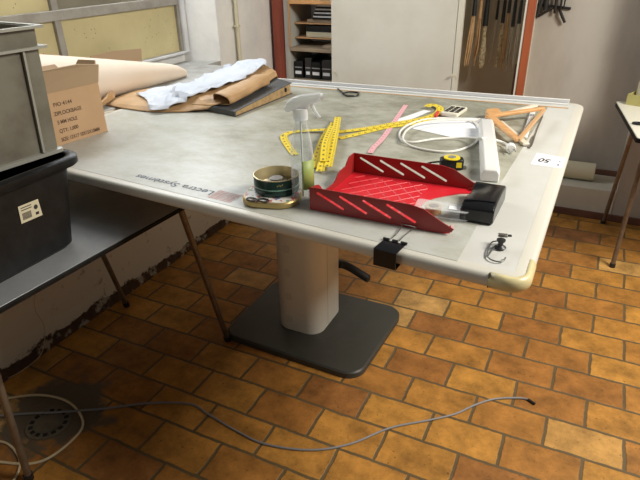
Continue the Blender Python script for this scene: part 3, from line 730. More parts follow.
MB().lathe([(.0001,0),(.011,0),(.011,.001),(.0001,.001)], (-1.3855,-.262,.929), 16, M=Matrix.Rotation(PI/2,4,'Y')).build('finger_hole', SHADOWHOLE, bd)

# kraft bag : solid crumpled slab
def inq(p, quad):
    s = None
    for i in range(4):
        a = quad[i]; b = quad[(i+1)%4]; c = (b[0]-a[0])*(p[1]-a[1]) - (b[1]-a[1])*(p[0]-a[0])
        if s is None: s = c > 0
        elif (c > 0) != s: return False
    return True
def under(x, y):
    if inq((x,y), [(-1.385,-.69),(-1.365,-.20),(-1.685,-.03),(-1.775,-.61)]): return bz(x,y)+.004
    return .9025
def smoothunder(x, y):
    v = [under(x+dx, y+dy) for dx in (-.05,0,.05) for dy in (-.05,0,.05)]
    return max(under(x,y)+.001, sum(v)/9)
# outline of bag: near edge (left->right) and far edge
near = [(-2.06,-.735), (-1.93,-.75), (-1.80,-.752), (-1.66,-.705), (-1.53,-.64), (-1.465,-.53), (-1.465,-.40), (-1.485,-.24), (-1.51,-.11)]
far_ = [(-2.12,-.60), (-2.10,-.48), (-2.06,-.38), (-1.99,-.28), (-1.92,-.20), (-1.86,-.15), (-1.79,-.10), (-1.72,-.06), (-1.64,-.04)]
ns = spline([(a,b,0) for a,b in near], 5); fs_ = spline([(a,b,0) for a,b in far_], 5)
nu = len(ns); nv = 16
def bagthick(u, v):
    e = (1 - abs(2*v-1)**3.0); e = max(e, 0)**.5
    eu = min(1, u/.12)**.5 * min(1, (1-u)/.05)**.4
    k = max(0, min(1, (u-.5)/.14)); k = k*k*(3-2*k)
    return (.014 + .012*u) * e * eu + .004*k*e*eu
top = []; bot = []
for i in range(nu):
    u = i/(nu-1); rt_ = []; rb = []
    for j in range(nv+1):
        v = j/nv; p = ns[i].lerp(fs_[i], v)
        z0 = smoothunder(p.x, p.y); h = bagthick(u, v)
        w_ = .010*abs(noise.noise((p.x*14, p.y*14, 1))) + .007*abs(noise.noise((p.x*40, p.y*40, 5)))
        rt_.append(Vector((p.x, p.y, z0 + .004 + h + (w_*min(1, h/.015)))))
        rb.append(Vector((p.x, p.y, z0)))
    top.append(rt_); bot.append(rb)
q = MB(); vs = [p for r in top for p in r] + [p for r in bot for p in r]; o2 = nu*(nv+1); fc = []
for i in range(nu-1):
    for j in range(nv):
        a = i*(nv+1)+j; fc.append((a, a+1, a+nv+2, a+nv+1)); fc.append((o2+a, o2+a+nv+1, o2+a+nv+2, o2+a+1))
for i in range(nu-1):
    for j in (0, nv):
        a = i*(nv+1)+j; fc.append((a, a+nv+1, o2+a+nv+1, o2+a))
for j in range(nv):
    for i in (0, nu-1):
        a = i*(nv+1)+j; fc.append((a, a+1, o2+a+1, o2+a))
q.add(vs, fc)
bg = thing('paper_bag', (-1.75,-.4,.9025), 'crumpled brown kraft paper bag lying half on the charcoal file', 'bag')
q.build('bag', KRAFT, bg, smooth=16)
# torn open tail of bag at its left end
q = MB(); pts = []
for i in range(9):
    a = i/8; q_ = Vector((-2.075+.06*a, -.80+.04*math.sin(a*5), .903+.02*abs(math.sin(a*7)))); pts.append([q_, q_+Vector((-.01,.09,.028+.010*math.sin(a*9)))])
q.loops([[p[0], p[1], p[1]+Vector((0,.003,-.003)), p[0]+Vector((0,.004,0))] for p in pts]); q.build('torn_end', KRAFT, bg, smooth=0)
# open mouth fold on the near right corner
q = MB(); A_ = Vector((-1.4974,-0.6281,0.9550)); E_ = Vector((-1.4890,-0.2916,0.9780)); ax_ = (E_-A_).normalized(); sd2 = ax_.cross(Vector((0,0,1))).normalized(); ls = []
for k in range(25):
    f = k/24; c = A_.lerp(E_, f); rw = .050*(1+.06*math.sin(f*5)); rh = .024*(1+.05*math.sin(f*7+1))
    if k == 24: rw *= .8; rh *= .7
    l = []
    for j in range(24):
        a = 2*PI*j/24; n_ = 1 + .10*noise.noise((f*7, math.cos(a)*1.6, math.sin(a)*1.6)); ca = math.cos(a); sa = math.sin(a)
        l.append(c + sd2*rw*n_*math.copysign(abs(ca)**.8, ca) + Vector((0,0,1))*rh*n_*math.copysign(abs(sa)**.8, sa) + (ax_*(-.012*ca - .01*sa) if k == 0 else Vector()))
    ls.append(l)
q.loops(ls, True, False, True); q.build('folded_roll', KRAFT, bg, smooth=30, solid=.002)
q = MB(); q.tube(spline([(-1.60,-.693,.942),(-1.57,-.685,.940),(-1.53,-.665,.938),(-1.50,-.63,.940)],4), [.003]*6+[.005]*4+[.004]*3, 8); q.build('folded_mouth', KRAFT, bg)

# tissue: crumpled sheet over the bag
def bagtop(x, y):
    best = None
    for r in top:
        for p in r:
            d = (p.x-x)**2+(p.y-y)**2
            if best is None or d < best[0]: best = (d, p.z)
    return best[1] if best[0] < .0016 else None
tn = [(-1.84,-.69), (-1.765,-.775), (-1.70,-.72), (-1.63,-.63), (-1.575,-.50), (-1.54,-.38), (-1.54,-.26), (-1.56,-.13)]
tf = [(-2.00,-.60), (-1.975,-.50), (-1.93,-.37), (-1.87,-.27), (-1.82,-.20), (-1.78,-.14), (-1.71,-.08), (-1.62,-.05)]
a_ = spline([(x,y,0) for x,y in tn], 7); b_2 = spline([(x,y,0) for x,y in tf], 7)
nu2 = len(a_); nv2 = 22; vs = []; fc = []
for i in range(nu2):
    u = i/(nu2-1)
    for j in range(nv2+1):
        v = j/nv2; p = a_[i].lerp(b_2[i], v)
        jag = .014*noise.noise((p.x*40, p.y*40, 9)) if j in (0, nv2) else 0
        bt_ = bagtop(p.x, p.y); bt_ = max([b for b in (bt_, bagtop(p.x+.02,p.y), bagtop(p.x-.02,p.y), bagtop(p.x,p.y+.02)) if b] or [0]); z = (bt_ if bt_ else smoothunder(p.x, p.y)+.003)
        dr_ = (p.x*.6 - p.y*.8)
        w_ = .020*abs(noise.noise((dr_*15+2.5*noise.noise((p.x*6,p.y*6,4)), (p.x*.8+p.y*.6)*4, 2))) + .003*abs(noise.noise((p.x*30, p.y*30, 7)))
        lift = .016*math.sin(min(1,u)*PI*.5)**2*(.4+.6*math.sin(v*PI))
        vs.append(Vector((p.x + jag, p.y + jag, z + .004 + w_*1.3 + lift)))
for i in range(nu2-1):
    for j in range(nv2):
        a = i*(nv2+1)+j; fc.append((a, a+1, a+nv2+2, a+nv2+1))
q = MB(); q.add(vs, fc)
tag(q.build('tissue_paper', TISSUE, smooth=20, solid=.0008), 'crumpled white tissue paper sheet on top of the brown paper bag', 'paper')

# ============================================================ red letter tray
tr = thing('letter_tray', (-.51,-1.23,.9015), 'red plastic letter tray with slotted sides at the near edge of the table', 'tray')
x0, x1, yn, yf, zb = -.690, -.306, -1.386, -1.088, .9012
Ht = .064
def slot(cx, cz, ln, wd, ang):
    o = []; 
    for k in range(7): a = -PI/2 + PI*k/6; o.append((ln/2+wd/2*math.cos(a), wd/2*math.sin(a)))
    for k in range(7): a = PI/2 + PI*k/6; o.append((-ln/2+wd/2*math.cos(a), wd/2*math.sin(a)))
    return [(cx+x*math.cos(ang)-y*math.sin(ang), cz+x*math.sin(ang)+y*math.cos(ang)) for x, y in o]
Ln = x1-x0
slots = [slot(.060+.064*k, .034, .078, .0075, -.43) for k in range(4)]
side = [(0,.0),(Ln-.045,0),(Ln-.005,.008),(Ln,.016),(Ln-.03,.030),(Ln-.075,.055),(Ln-.11,.062),(.0,Ht)]
for nm, y, sg in (('side_wall', yn, 1), ('side_wall', yf, 1)):
    m_ = plate(side, slots, lambda a, b, y=y: Vector((x0+a, y, zb+b)))
    m_.build(nm, RED, tr, solid=.0032, smooth=0)
W_ = yf-yn
bw = [(0,0),(W_,0),(W_,Ht),(W_-.035,Ht),(W_-.055,.052),(W_-.062,.043),(.195,.042),(.18,.037),(.165,.026),(.15,.020),(.09,.020),(.075,.027),(.062,.042),(.05,.052),(.035,.056),(0,.060)]
m_ = plate(bw, [], lambda a, b: Vector((x0+.0012, yn+a, zb+b))); m_.build('back_wall', RED, tr, solid=.0032, smooth=0)
fp = [(x0+.002,yn+.002)] + [(x1-.02,yn+.002),(x1-.01,yn+.008),(x1-.03,yn+.03)]
for k in range(9):
    a = k/8*PI; fp.append((x1-.045-.075*math.sin(a), yn+.04+(yf-yn-.08)*k/8))
fp += [(x1-.01,yf-.022),(x1-.004,yf-.006),(x1-.02,yf-.002),(x0+.002,yf-.002)]
MB().prism(fp, zb, zb+.003).build('tray_floor', REDB, tr)
q = MB()
for k in range(-6, 9):
    for sg in (1, -1):
        a = Vector((x0+.16+.045*k-sg*.11, yn+.02)); b = Vector((x0+.16+.045*k+sg*.11, yf-.02))
        # clip to a rectangle
        n_ = 40; run = [a.lerp(b, i/n_) for i in range(n_+1)]
        run = [p for p in run if x0+.02 < p.x < x1-.135]
        if len(run) > 3: q.tube([(run[0].x,run[0].y,zb+.0030),(run[-1].x,run[-1].y,zb+.0030)], .0010, 4)
q.build('floor_ribs', REDB, tr)
tp_ = MB().tube(spline([(x1-.026,yn+.006,zb+.005),(x1-.015,yn+.010,zb+.012),(x1-.006,yn+.006,zb+.020)],3), .004, 8).build('front_lip', RED, tr)
MB().tube(spline([(x1-.026,yf-.006,zb+.005),(x1-.015,yf-.010,zb+.012),(x1-.006,yf-.006,zb+.018)],3), .004, 8).build('front_lip', RED, tr)

# clear tape dispenser lying in the tray mouth
td = thing('tape_dispenser', (-.34,-1.30,.905), 'small clear plastic tape dispenser lying in the mouth of the red tray', 'tape dispenser')
F = frame((-.425,-1.322,.9053), (1,.10))
q = MB(); pf = roundpoly([(0,0),(.135,.0),(.135,.045),(0,.060)], .010, 0, 4)
for z0, z1 in ((0,.0015), (.022,.0235)): q.prism(pf, z0, z1, F)
q.box(.02,.13,0,.0015,.0015,.022,F); q.build('body', CLEARD, td)
q = MB().lathe([(.013,.002),(.021,.002),(.021,.020),(.013,.020)], F @ Vector((.045,.030,0)), 20, cap=False); q.build('tape_roll', STRAPT, td)
MB().box(.085,.115,.012,.034,.0237,.0243,F).build('label', PAPER, td)

# ============================================================ black desk dispenser
kd = thing('tape_cutter', (-.27,-1.19,.9015), 'glossy black desktop tape holder beside the open end of the red tray', 'tape holder')
F = frame((-.300,-1.292,.9012), (.005,1.0))    # local x away from camera, y to the left
Mk = Matrix.Translation((-.272,-1.305,.9012)) @ Matrix.Rotation(math.radians(3),4,'Z')
ya = [0,.003,.012,.045,.070,.090,.110,.130,.146,.158,.168,.172,.166,.008]
hr = [.004,.036,.044,.049,.050,.051,.051,.050,.049,.048,.044,.004,0,0]      # right side
hl = [.004,.036,.044,.048,.046,.040,.036,.037,.043,.048,.047,.004,0,0]      # left side with the scoop
q = MB(); lls = []
for x, k, s_i in ((-.041,1,.93),(-.037,1,1),(-.018,.75,1),(0,.3,1),(.015,0,1),(.037,0,1),(.041,0,.93)):
    lls.append([Mk @ Vector((x + .012*(a/.19), .006+a, (l*k+r*(1-k))*s_i + (0 if s_i==1 else .001))) for a, l, r in zip(ya, hl, hr)])
q.loops(lls); q.build('body', BLACKG, kd, bevel=.003, seg=2)
q = MB(); q.tube([Mk @ Vector((x,(.030,.040,.052)[int((x+.04)/.039)],.0485)) for x in (-.037,0,.037)], .0018, 8); q.build('ridge', BLACKG, kd)

# ============================================================ hook clamp and binder clip
hk = thing('hook_clip', (-.195,-1.395,.901), 'small dark clamp with a curled wire hook near the right front corner', 'clip')
q = MB(); q.tube(spline([(-0.2046,-1.3865,0.9080),(-0.2160,-1.3961,0.9050),(-0.2143,-1.4518,0.9045),(-0.2039,-1.4719,0.9045),(-0.1880,-1.4770,0.9045),(-0.1766,-1.4695,0.9045),(-0.1743,-1.4515,0.9045)],5), .0016, 8)
q.tube(spline([(-0.1998,-1.4006,0.9080),(-0.2063,-1.4247,0.9055),(-0.2103,-1.4619,0.9055)],4), .0015, 8); q.build('wire_hook', HOOKW, hk)
F = frame((-0.2008,-1.4026,0.9010), (1,.25))
MB().lathe([(.0125,0),(.0135,.003),(.006,.008),(.006,.016),(.010,.018),(.010,.022),(.002,.024)], (-0.1936,-1.4058,0.9015), 16).build('suction_base', DARKM, hk)
q = MB().box(-.002,.020,.0,.013,.020,.026,frame((-0.2015,-1.3923,0.9010), (1,.15))); q.build('clamp_jaw', CHROME, hk, bevel=.002)
q = MB().box(.020,.030,.003,.009,.020,.024,frame((-0.2015,-1.3923,0.9010), (1,.35))); q.build('thumb_lever', DARKM, hk, bevel=.001)

bc_ = thing('binder_clip', (-.425,-1.54,.87), 'black binder clip clamped on the near edge of the table', 'clip')
Fc = Matrix.Translation((-.425,-1.5185,0)) @ Matrix.Rotation(math.radians(-5),4,'Z')
q = MB(); 
U = [(.042,.9030),(-.012,.9060),(-.0145,.9045),(-.0145,.8625),(-.012,.8605),(.026,.8632),(.026,.8646),(-.0115,.8622),(-.0128,.8635),(-.0128,.9030),(-.0115,.9040),(.042,.9014)]
q.loops([[Fc @ Vector((x, a, b)) for a, b in U] for x in (-.028,.028)]); q.build('body', BLACKG, bc_)
q = MB()
for a, b in ((-.030,-.015),(-.007,.007),(.015,.030)): q.tube([Fc @ Vector((a,.043,.9048)), Fc @ Vector((b,.043,.9048))], .0035, 8)
q.build('jaw_roll', BLACKR, bc_)
MB().tube([Fc @ Vector(p) for p in spline([(-.011,.043,.9085),(-.010,.075,.9075),(-.016,.120,.9085),(-.020,.126,.9085),(.0,.128,.9085),(.020,.126,.9085),(.016,.120,.9085),(.010,.075,.9075),(.011,.043,.9085)],4)], .0012, 6).build('wire_handle', CHROME, bc_)

# ============================================================ tins
ld = thing('tin_lid', (-.87,-1.35,.901), 'round-cornered tin with a floral print and gold rim under the green tin', 'tin')
lc = Vector((-0.8184,-1.3630,0.9100)); 
Fl = Matrix.Translation((lc.x+.002,lc.y,0)) @ Matrix.Rotation(math.radians(14),4,'Z')
sq = lambda s, r, z: [Fl @ Vector((x,y,z)) for x, y in roundpoly([(-s,-s*.9),(s,-s*.9),(s,s*.9),(-s,s*.9)], r, 0, 8)]
q = MB().loops([sq(.076,.05,.9012), sq(.080,.054,.904), sq(.080,.054,.915), sq(.077,.052,.9185)]); q.build('tin_body', GOLD, ld)
MB().loops([sq(.0745,.05,.9186), sq(.0740,.05,.9200)]).build('printed_top', FLORAL, ld)
gt = thing('green_tin', (-.86,-1.33,.921), 'dark green round tin without lid standing on the floral tin', 'tin')
gc = Vector((-0.8166,-1.3397,0.9210)); gc.z = .9203
RG = .063
MB().lathe([(.01,0),(RG-.002,0),(RG,.003),(RG,.010),(RG-.002,.012),(RG-.002,.016),(RG,.018),(RG,.043),(RG-.001,.045)], gc, 40, cap=False).build('body', GREEN, gt)
MB().lathe([(RG-.0018,.0445),(RG+.0006,.0455),(RG+.0006,.0475),(RG-.002,.048),(RG-.0028,.046),(RG-.003,.004),(.001,.003)], gc, 40, cap=False).build('inner_liner', TININ, gt)
MB().lathe([(RG+.0001,.0185),(RG+.0007,.019),(RG+.0007,.021),(RG+.0001,.0215)], gc, 40, cap=False).build('green_band', GREENL, gt)
q = MB(); r_ = random.Random(4)
for k in range(7):
    a = k*.9; c = gc + Vector((.027*math.cos(a)*(k%3)/1.5, .027*math.sin(a)*(k%3)/1.5, .004+.0045*k))
    q.lathe([(.003,0),(.019,0),(.019,.004),(.003,.004)], c, 14)
q.build('contents', CHROME, gt)
q = MB()
for k in range(4):
    a = -1.02 + k*.07; c = gc + Vector((math.cos(a)*(RG+.0004), math.sin(a)*(RG+.0004), .032+.002*(k%2)))
    q.tube([c, c+Vector((0.0005,.003,.004))], .0014, 5)
q.build('gold_mark', GOLD, gt)
sn = thing('thread_snips', (-.93,-1.40,.921), 'little scissors with black ring handles on the floral tin', 'scissors')
q = MB()
for px in ((-0.8410,-1.4347,0.9225), (-0.8077,-1.4276,0.9225)):
    q.tube([(px[0]+.015*math.cos(a*PI/7), px[1]+.010*math.sin(a*PI/7), .9230) for a in range(14)], .0022, 6, True)
q.build('ring_handles', BLACKP, sn)
MB().tube([(-0.8267,-1.4248,0.9225), (-0.8283,-1.3801,0.9225)], .0018, 6).build('blades', CHROME, sn)

# ============================================================ spray bottle
sb = thing('spray_bottle', (-.742,-1.352,.9012), 'clear plastic spray bottle with a milky white trigger head', 'spray bottle')
sc0 = Vector((-.731,-1.345,.9012)); RB = .0305
MB().lathe([(.002,.004),(RB-.006,0),(RB-.001,.004),(RB,.012),(RB,.125),(RB-.001,.145),(RB-.005,.175),(RB-.010,.200),(.0150,.218),(.0150,.236)], sc0, 36, cap=False).build('bottle', CLEARP, sb)
MB().lathe([(.001,.005),(RB-.006,.003),(RB-.0025,.008),(RB-.002,.014),(RB-.002,.100),(.001,.100)], sc0, 32, cap=False).build('liquid', LIQ, sb)
MB().tube([sc0+Vector((.0,0,.015)), sc0+Vector((.001,0,.12)), sc0+Vector((0,0,.238))], .0025, 8).build('dip_tube', MILKY, sb)
MB().lathe([(.016,.228),(.019,.228),(.019,.252),(.017,.257),(.012,.257)], sc0, 28, cap=True).build('collar', MILKT, sb)
# label patch on the right/back side
q = MB(); ll = []
for z in (.045,.125):
    ll.append([sc0+Vector(((RB+.0006)*math.cos(a), (RB+.0006)*math.sin(a), z)) for a in [math.radians(-62+ i*7.5) for i in range(13)]])
q.loops(ll, False, False, False); q.build('label', LABELG, sb, solid=.0003)['label'] = 'green printed label'
hd = Vector((.9,.436,0)).normalized(); hn = Vector((-hd.y,hd.x,0))
def H(a, z, w_): return sc0 + hd*(a+.006) + hn*w_ + Vector((0,0,z))
q = MB(); hp = [(-.044,.252),(-.046,.258),(-.040,.270),(-.026,.282),(-.006,.289),(.024,.292),(.046,.294),(.048,.279),(.034,.272),(.018,.268),(.012,.257),(-.016,.257),(-.034,.250)]
hsh = [[H(a, z, w_) for a, z in hp] for w_ in (-.011,)] 
ls = []
for w_, s in ((-.0125,.86),(-.010,1),(.010,1),(.0125,.86)): ls.append([H(a*s, .272+(z-.272)*s, w_) for a, z in hp])
q.loops(ls); q.build('trigger_head', MILKT, sb, smooth=50)
q = MB(); tg = spline([H(.022,.270,0),H(.026,.257,0),H(.033,.244,0),H(.043,.231,0)],4); q.tube(tg, [.0055]*6+[.005]*4+[.004]*3, 8); q.build('trigger', MILKT, sb)
MB().tube([H(.044,.286,0),H(.052,.286,0)], .0075, 12).build('nozzle', MILKY, sb)

# ============================================================ tapes
tm = thing('measuring_tape', (-.95,-.85,.901), 'yellow measuring tape folded into a loose bundle behind the spray bottle', 'measuring tape')
q = MB(); zz = .9025
q.ribbon(spline([(-0.9168,-0.7176,0.9140),(-0.9801,-0.7429,0.9100),(-1.0368,-0.7656,0.9060),(-1.0714,-0.7973,0.9050),(-1.0755,-0.8403,0.9050)],4), .027)
q.ribbon(spline([(-1.0730,-0.8447,0.9065),(-1.0474,-0.8833,0.9035),(-0.9938,-0.9472,0.9030),(-0.9337,-1.0151,0.9030)],4), .026)
PT = [[(-0.9535, -0.6739, 0.91), (-0.8935, -0.8802, 0.91), (-0.8208, -1.1052, 0.91)], [(-0.958, -0.6457, 0.91), (-0.8628, -0.9041, 0.91), (-0.7809, -1.1369, 0.91)], [(-0.9671, -0.5872, 0.91), (-0.8482, -0.886, 0.91), (-0.7695, -1.1032, 0.91)], [(-0.9275, -0.7215, 0.91), (-0.8506, -0.9462, 0.91), (-0.7967, -1.075, 0.91)]]
for k in range(4):
    z = .906+.005*k
    q.ribbon(spline([tuple(PT[k][0][:2])+(z+.006,), tuple(PT[k][1][:2])+(z+.016,), tuple(PT[k][2][:2])+(z-.002,)],6), .026)
q.build('tape', YTAPE, tm, smooth=40)
t2 = thing('measuring_tape', (-.75,-.5,.901), 'long yellow measuring tape stretched across the pink one to the white paper', 'measuring tape')
q = MB()
q.ribbon(spline([(-0.9139,-0.7241,0.9045),(-0.8578,-0.6729,0.9045),(-0.7937,-0.5958,0.9045),(-0.7316,-0.5159,0.9060),(-0.6725,-0.4429,0.9075),(-0.6337,-0.3472,0.9080),(-0.6441,-0.2461,0.9080),(-0.6899,-0.2078,0.9100),(-0.6956,-0.2653,0.9120)],4), .031)
q.ribbon(spline([(-0.8761,-0.7897,0.9025),(-0.8255,-0.7016,0.9025),(-0.7663,-0.5920,0.9025),(-0.6901,-0.5175,0.9048),(-0.6237,-0.3830,0.9055)],4), .030)
q.build('tape', YTAPE, t2, smooth=40)
t3 = thing('measuring_tape', (-.75,-.6,.901), 'pink measuring tape running under the long yellow one to the red tray', 'measuring tape')
q = MB().ribbon(spline([(-0.8012,-0.2255,0.9018),(-0.7618,-0.4875,0.9016),(-0.7280,-0.7191,0.9016),(-0.7172,-0.8391,0.9050),(-0.7077,-0.9015,0.9040)],4), .020)
q.build('tape', PTAPE, t3, smooth=40)

# ============================================================ papers, remote
def sheet(name, px, z, label, mt=PAPER):
    q = MB().prism([p[:2] for p in px], z, z+.0007); return tag(q.build(name, mt, smooth=0), label, 'paper')
sheet('paper_sheet', [(-0.6765,-0.5598,0.9017),(-0.6421,-0.3752,0.9017),(-0.4384,-0.3099,0.9017),(-0.3837,-0.5909,0.9017),(-0.4881,-0.6208,0.9017)], .9012, 'white paper sheet under the coiled white cord')
sheet('paper_strip', [(-0.7728,-0.4924,0.9017),(-0.7039,-0.2793,0.9017),(-0.6720,-0.2845,0.9017),(-0.7267,-0.5051,0.9017)], .9012, 'narrow white paper strip beside the yellow tape end')
rm = thing('remote_control', (-.58,-.3,.902), 'cream keypad remote with dark keys beyond the coiled cord', 'remote')
F = frame((-0.6150,-0.3531,0.9022), tuple(Vector((-0.5434,-0.3605,0.9022))-Vector((-0.6150,-0.3531,0.9022))))
q = MB(); ru = (Vector((-0.5436,-0.3598,0.9020))-Vector((-0.6152,-0.3524,0.9020))).length
q.box(0,ru,0,.13,0,.018,F); q.build('body', CREAMP, rm, bevel=.006, seg=3)
q = MB()
for i in range(3):
    for j in range(4): q.box(.010+i*.022,.026+i*.022,.016+j*.024,.031+j*.024,.0182,.0200,F)
q.build('keys', BLACKP, rm)
tag(MB().prism(roundpoly([(-0.6187,-0.3997,0.9000)[:2],(-0.6231,-0.3608,0.9000)[:2],(-0.6277,-0.3207,0.9000)[:2],(-0.6374,-0.3160,0.9000)[:2],(-0.6301,-0.3882,0.9000)[:2]],.002,0,3), .9022, .915).build('marker_cap', REDB), 'small red cap lying against the cream keypad remote', 'cap')

# ============================================================ power strip
ps = thing('power_strip', (-.35,-.73,.901), 'white power strip with a coiled white cord and plug', 'power strip')
a0 = Vector((-.293,-1.005)); a1 = Vector((-.408,-.478)); dv = (a1-a0)
F = frame((a0.x,a0.y,.9012), (dv.x,dv.y)); Lp = dv.length
q = MB(); hw = .0265
pp = [(-hw,.0),(-hw,.030),(-hw*.7,.044),(hw*.7,.044),(hw,.030),(hw,.0)]
q.loops([[F @ Vector((x, a*s, .001+b*s2)) for a, b in pp] for x, s, s2 in ((0,.94,.80),(.012,1,.94),(.02,1,1),(Lp-.012,1,1),(Lp,.94,.85))]); q.build('body', WHITEP, ps, bevel=.003, seg=3)
cz = .9065
path = [(-0.2897,-0.6933,0.9180),(-0.3158,-0.6524,0.9150),(-0.3504,-0.6757,0.9300),(-0.3740,-0.7361,0.9480),(-0.4118,-0.6711,0.9250),(-0.4729,-0.6419,0.9095),(-0.5449,-0.6844,0.9095),(-0.6035,-0.7446,0.9090),(-0.6510,-0.7339,0.9075),(-0.6900,-0.6399,0.9065),(-0.6913,-0.5395,0.9065),(-0.6528,-0.4402,0.9068),(-0.5834,-0.3964,0.9068),(-0.5106,-0.3830,0.9068),(-0.4603,-0.4159,0.9065),(-0.4257,-0.5005,0.9055),(-0.4074,-0.6156,0.9060),(-0.4163,-0.7040,0.9055),(-0.4585,-0.7855,0.9055),(-0.5289,-0.8034,0.9055),(-0.6026,-0.7812,0.9055),(-0.6428,-0.7490,0.9165),(-0.6640,-0.6381,0.9165),(-0.6450,-0.5365,0.9165),(-0.5861,-0.4651,0.9160),(-0.5236,-0.4323,0.9160),(-0.4751,-0.4049,0.9140),(-0.4497,-0.3770,0.9115),(-0.4217,-0.4069,0.9200)]
MB().tube(spline(path,5), .0041, 10).build('cord', CORDW, ps)
pg = MB(); 
c0 = Vector((-0.2862,-0.6943,0.9170)); c1 = Vector((-0.2675,-0.7499,0.9140)); ax = (c1-c0).normalized()
pg.tube([c0-ax*.012, c0-ax*.004, c0+ax*.006, c0+ax*.020, c0+ax*.026], [.007,.012,.0165,.0165,.014], 16)
pl = pg.build('plug', WHITEP, ps)
q = MB(); sd_ = ax.cross(Vector((0,0,1))).normalized()
for s in (-1,1): q.tube([c0+ax*.026+sd_*.0095*s, c0+ax*.044+sd_*.0095*s], .0024, 8)
q.build('prong', CHROME, pl)
# ============================================================ wooden triangle and white frame
wt = thing('wooden_triangle', (-.33,-.33,.903), 'orange wooden triangular frame leaning over the white one at the right side of the table', 'triangle frame')
def bar(a, b, w0, w1, h, mb):
    a = Vector(a); b = Vector(b); d = (b-a).normalized(); s = d.cross(Vector((0,0,1))).normalized(); u = s.cross(d)
    mb.loops([[p + s*w/2, p - s*w/2, p - s*w/2 + u*h, p + s*w/2 + u*h] for p, w in ((a,w0),(b,w1))]); return mb
A3 = Vector((-0.4168,-0.3740,0.9220)); B3 = Vector((-0.2313,-0.2357,0.9360)); C3 = Vector((-0.2674,-0.6520,0.9225))
bar(A3, B3, .034, .017, .012, MB()).build('long_arm', WOODO, wt, bevel=.003)
bar(A3, C3, .036, .019, .012, MB()).build('short_arm', WOODO, wt, bevel=.003)
bar(B3+Vector((0,0,-.004)), C3+Vector((0,0,.001)), .014, .014, .011, MB()).build('cross_bar', TANW, wt, bevel=.002)
MB().prism(roundpoly([(-0.4362,-0.3501,0.9000)[:2],(-0.4428,-0.2967,0.9000)[:2],(-0.4031,-0.2644,0.9000)[:2],(-0.3828,-0.3129,0.9000)[:2],(-0.3905,-0.3779,0.9000)[:2]],.01,0,4), .9225, .936).build('corner_block', WOODO, wt, bevel=.003)
wh_ = thing('plastic_hanger', (-.3,-.35,.902), 'cream plastic frame lying under the orange wooden triangle', 'hanger')
bar((-0.3904,-0.2713,0.9030), (-0.2776,-0.0611,0.9050), .026, .022, .010, MB()).build('bar', CREAMP, wh_, bevel=.003)
bar((-0.2783,-0.1509,0.9030), (-0.2598,-0.5444,0.9030), .020, .020, .010, MB()).build('bar', WHITEP, wh_, bevel=.003)
bar((-0.3737,-0.3675,0.9030), (-0.2423,-0.6236,0.9030), .020, .024, .010, MB()).build('bar', CREAMP, wh_, bevel=.003)
MB().tube(spline([(-0.2337,-0.2004,0.9030),(-0.2315,-0.4122,0.9030),(-0.2251,-0.6045,0.9030),(-0.2315,-0.6309,0.9030),(-0.2354,-0.4954,0.9030)],4), .0022, 8).build('wire', CHROME, wh_)

# tape measure case
tmz = thing('tape_measure', (-.43,-.91,.901), 'yellow and black pocket tape measure behind the red tray', 'tape measure')
tc0 = Vector((-0.4238,-0.9360,0.9012))
F = frame(tc0, (.93,.36))
q = MB().prism(roundpoly([(-.036,-.020),(.036,-.020),(.036,.020),(-.036,.020)],.012,0,5), 0, .034, F); q.build('case', BLACKP, tmz, bevel=.004)
MB().lathe([(.025,.0342),(.025,.037),(.017,.038),(.010,.0365),(.001,.0365)], tc0, 24, cap=False).build('yellow_ring', YELLP, tmz)
MB().lathe([(.001,.037),(.012,.0372),(.012,.039),(.001,.0395)], tc0, 20, cap=False).build('center_disc', ALU, tmz)
MB().box(.012,.028,-.0215,-.0200,.010,.026,F).build('yellow_side', YELLP, tmz)
MB().box(.036,.046,-.010,.010,.002,.006,F).build('end_hook', CHROME, tmz)
MB().tube(spline([F @ Vector(p) for p in ((-.036,.005,.02),(-.06,.02,.012),(-.085,.02,.004))],4), .003, 6).build('wrist_strap', BLACKR, tmz)

# dark wire clip at the far side
wc = thing('pliers', (-1.15,-.1,.901), 'small dark wire spring tool near the far edge rail', 'tool')
q = MB().tube(spline([(-1.2060,-0.0554,0.9050),(-1.1611,-0.1082,0.9050),(-1.1141,-0.1681,0.9050),(-1.0926,-0.1706,0.9050),(-1.0659,-0.1494,0.9050),(-1.0851,-0.0903,0.9050),(-1.1288,-0.1101,0.9080),(-1.1386,-0.1476,0.9080)],4), .004, 8); q.build('wire_body', DARKM, wc)
MB().tube([(-1.2060,-0.0554,0.9050), (-1.2241,-0.0335,0.9050)], [.003,.001], 6).build('tip', CHROME, wc)

# ============================================================ floor things
dn = thing('floor_drain', (-1.635,-1.685,0), 'round cast drain cover with slots in the floor, lower left', 'drain')
dc = Vector((-1.632,-1.690,0.0003)); RD = .080
MB().lathe([(RD,0),(RD,.003),(RD-.004,.0045),(.001,.0045)], dc, 40, cap=False).build('cover', DRAINM, dn)
MB().lathe([(.046,.0046),(.048,.007),(.044,.0075),(.001,.0068)], dc, 32, cap=False).build('center_boss', DRAINM, dn)
q = MB()
for k in range(14):
    a = 2*PI*k/14; Fd = Matrix.Translation(dc+Vector((0,0,.0047))) @ Matrix.Rotation(a,4,'Z'); q.box(.053,.068,-.008,.008,0,.0006,Fd)
q.build('slots', SHADOWHOLE, dn)
q = MB().tube(spline([(-1.9554,-1.7716,0.0050),(-1.8988,-1.6880,0.0050),(-1.7802,-1.6037,0.0050),(-1.6388,-1.5858,0.0050),(-1.5070,-1.6464,0.0050),(-1.4874,-1.7582,0.0055),(-1.5230,-1.8392,0.0050),(-1.6347,-1.8866,0.0050),(-1.7872,-1.9251,0.0050)],6), .0045, 8)
tag(q.build('white_cord', CREAMC), 'cream cord lying in a wide loop round the floor drain', 'cord')
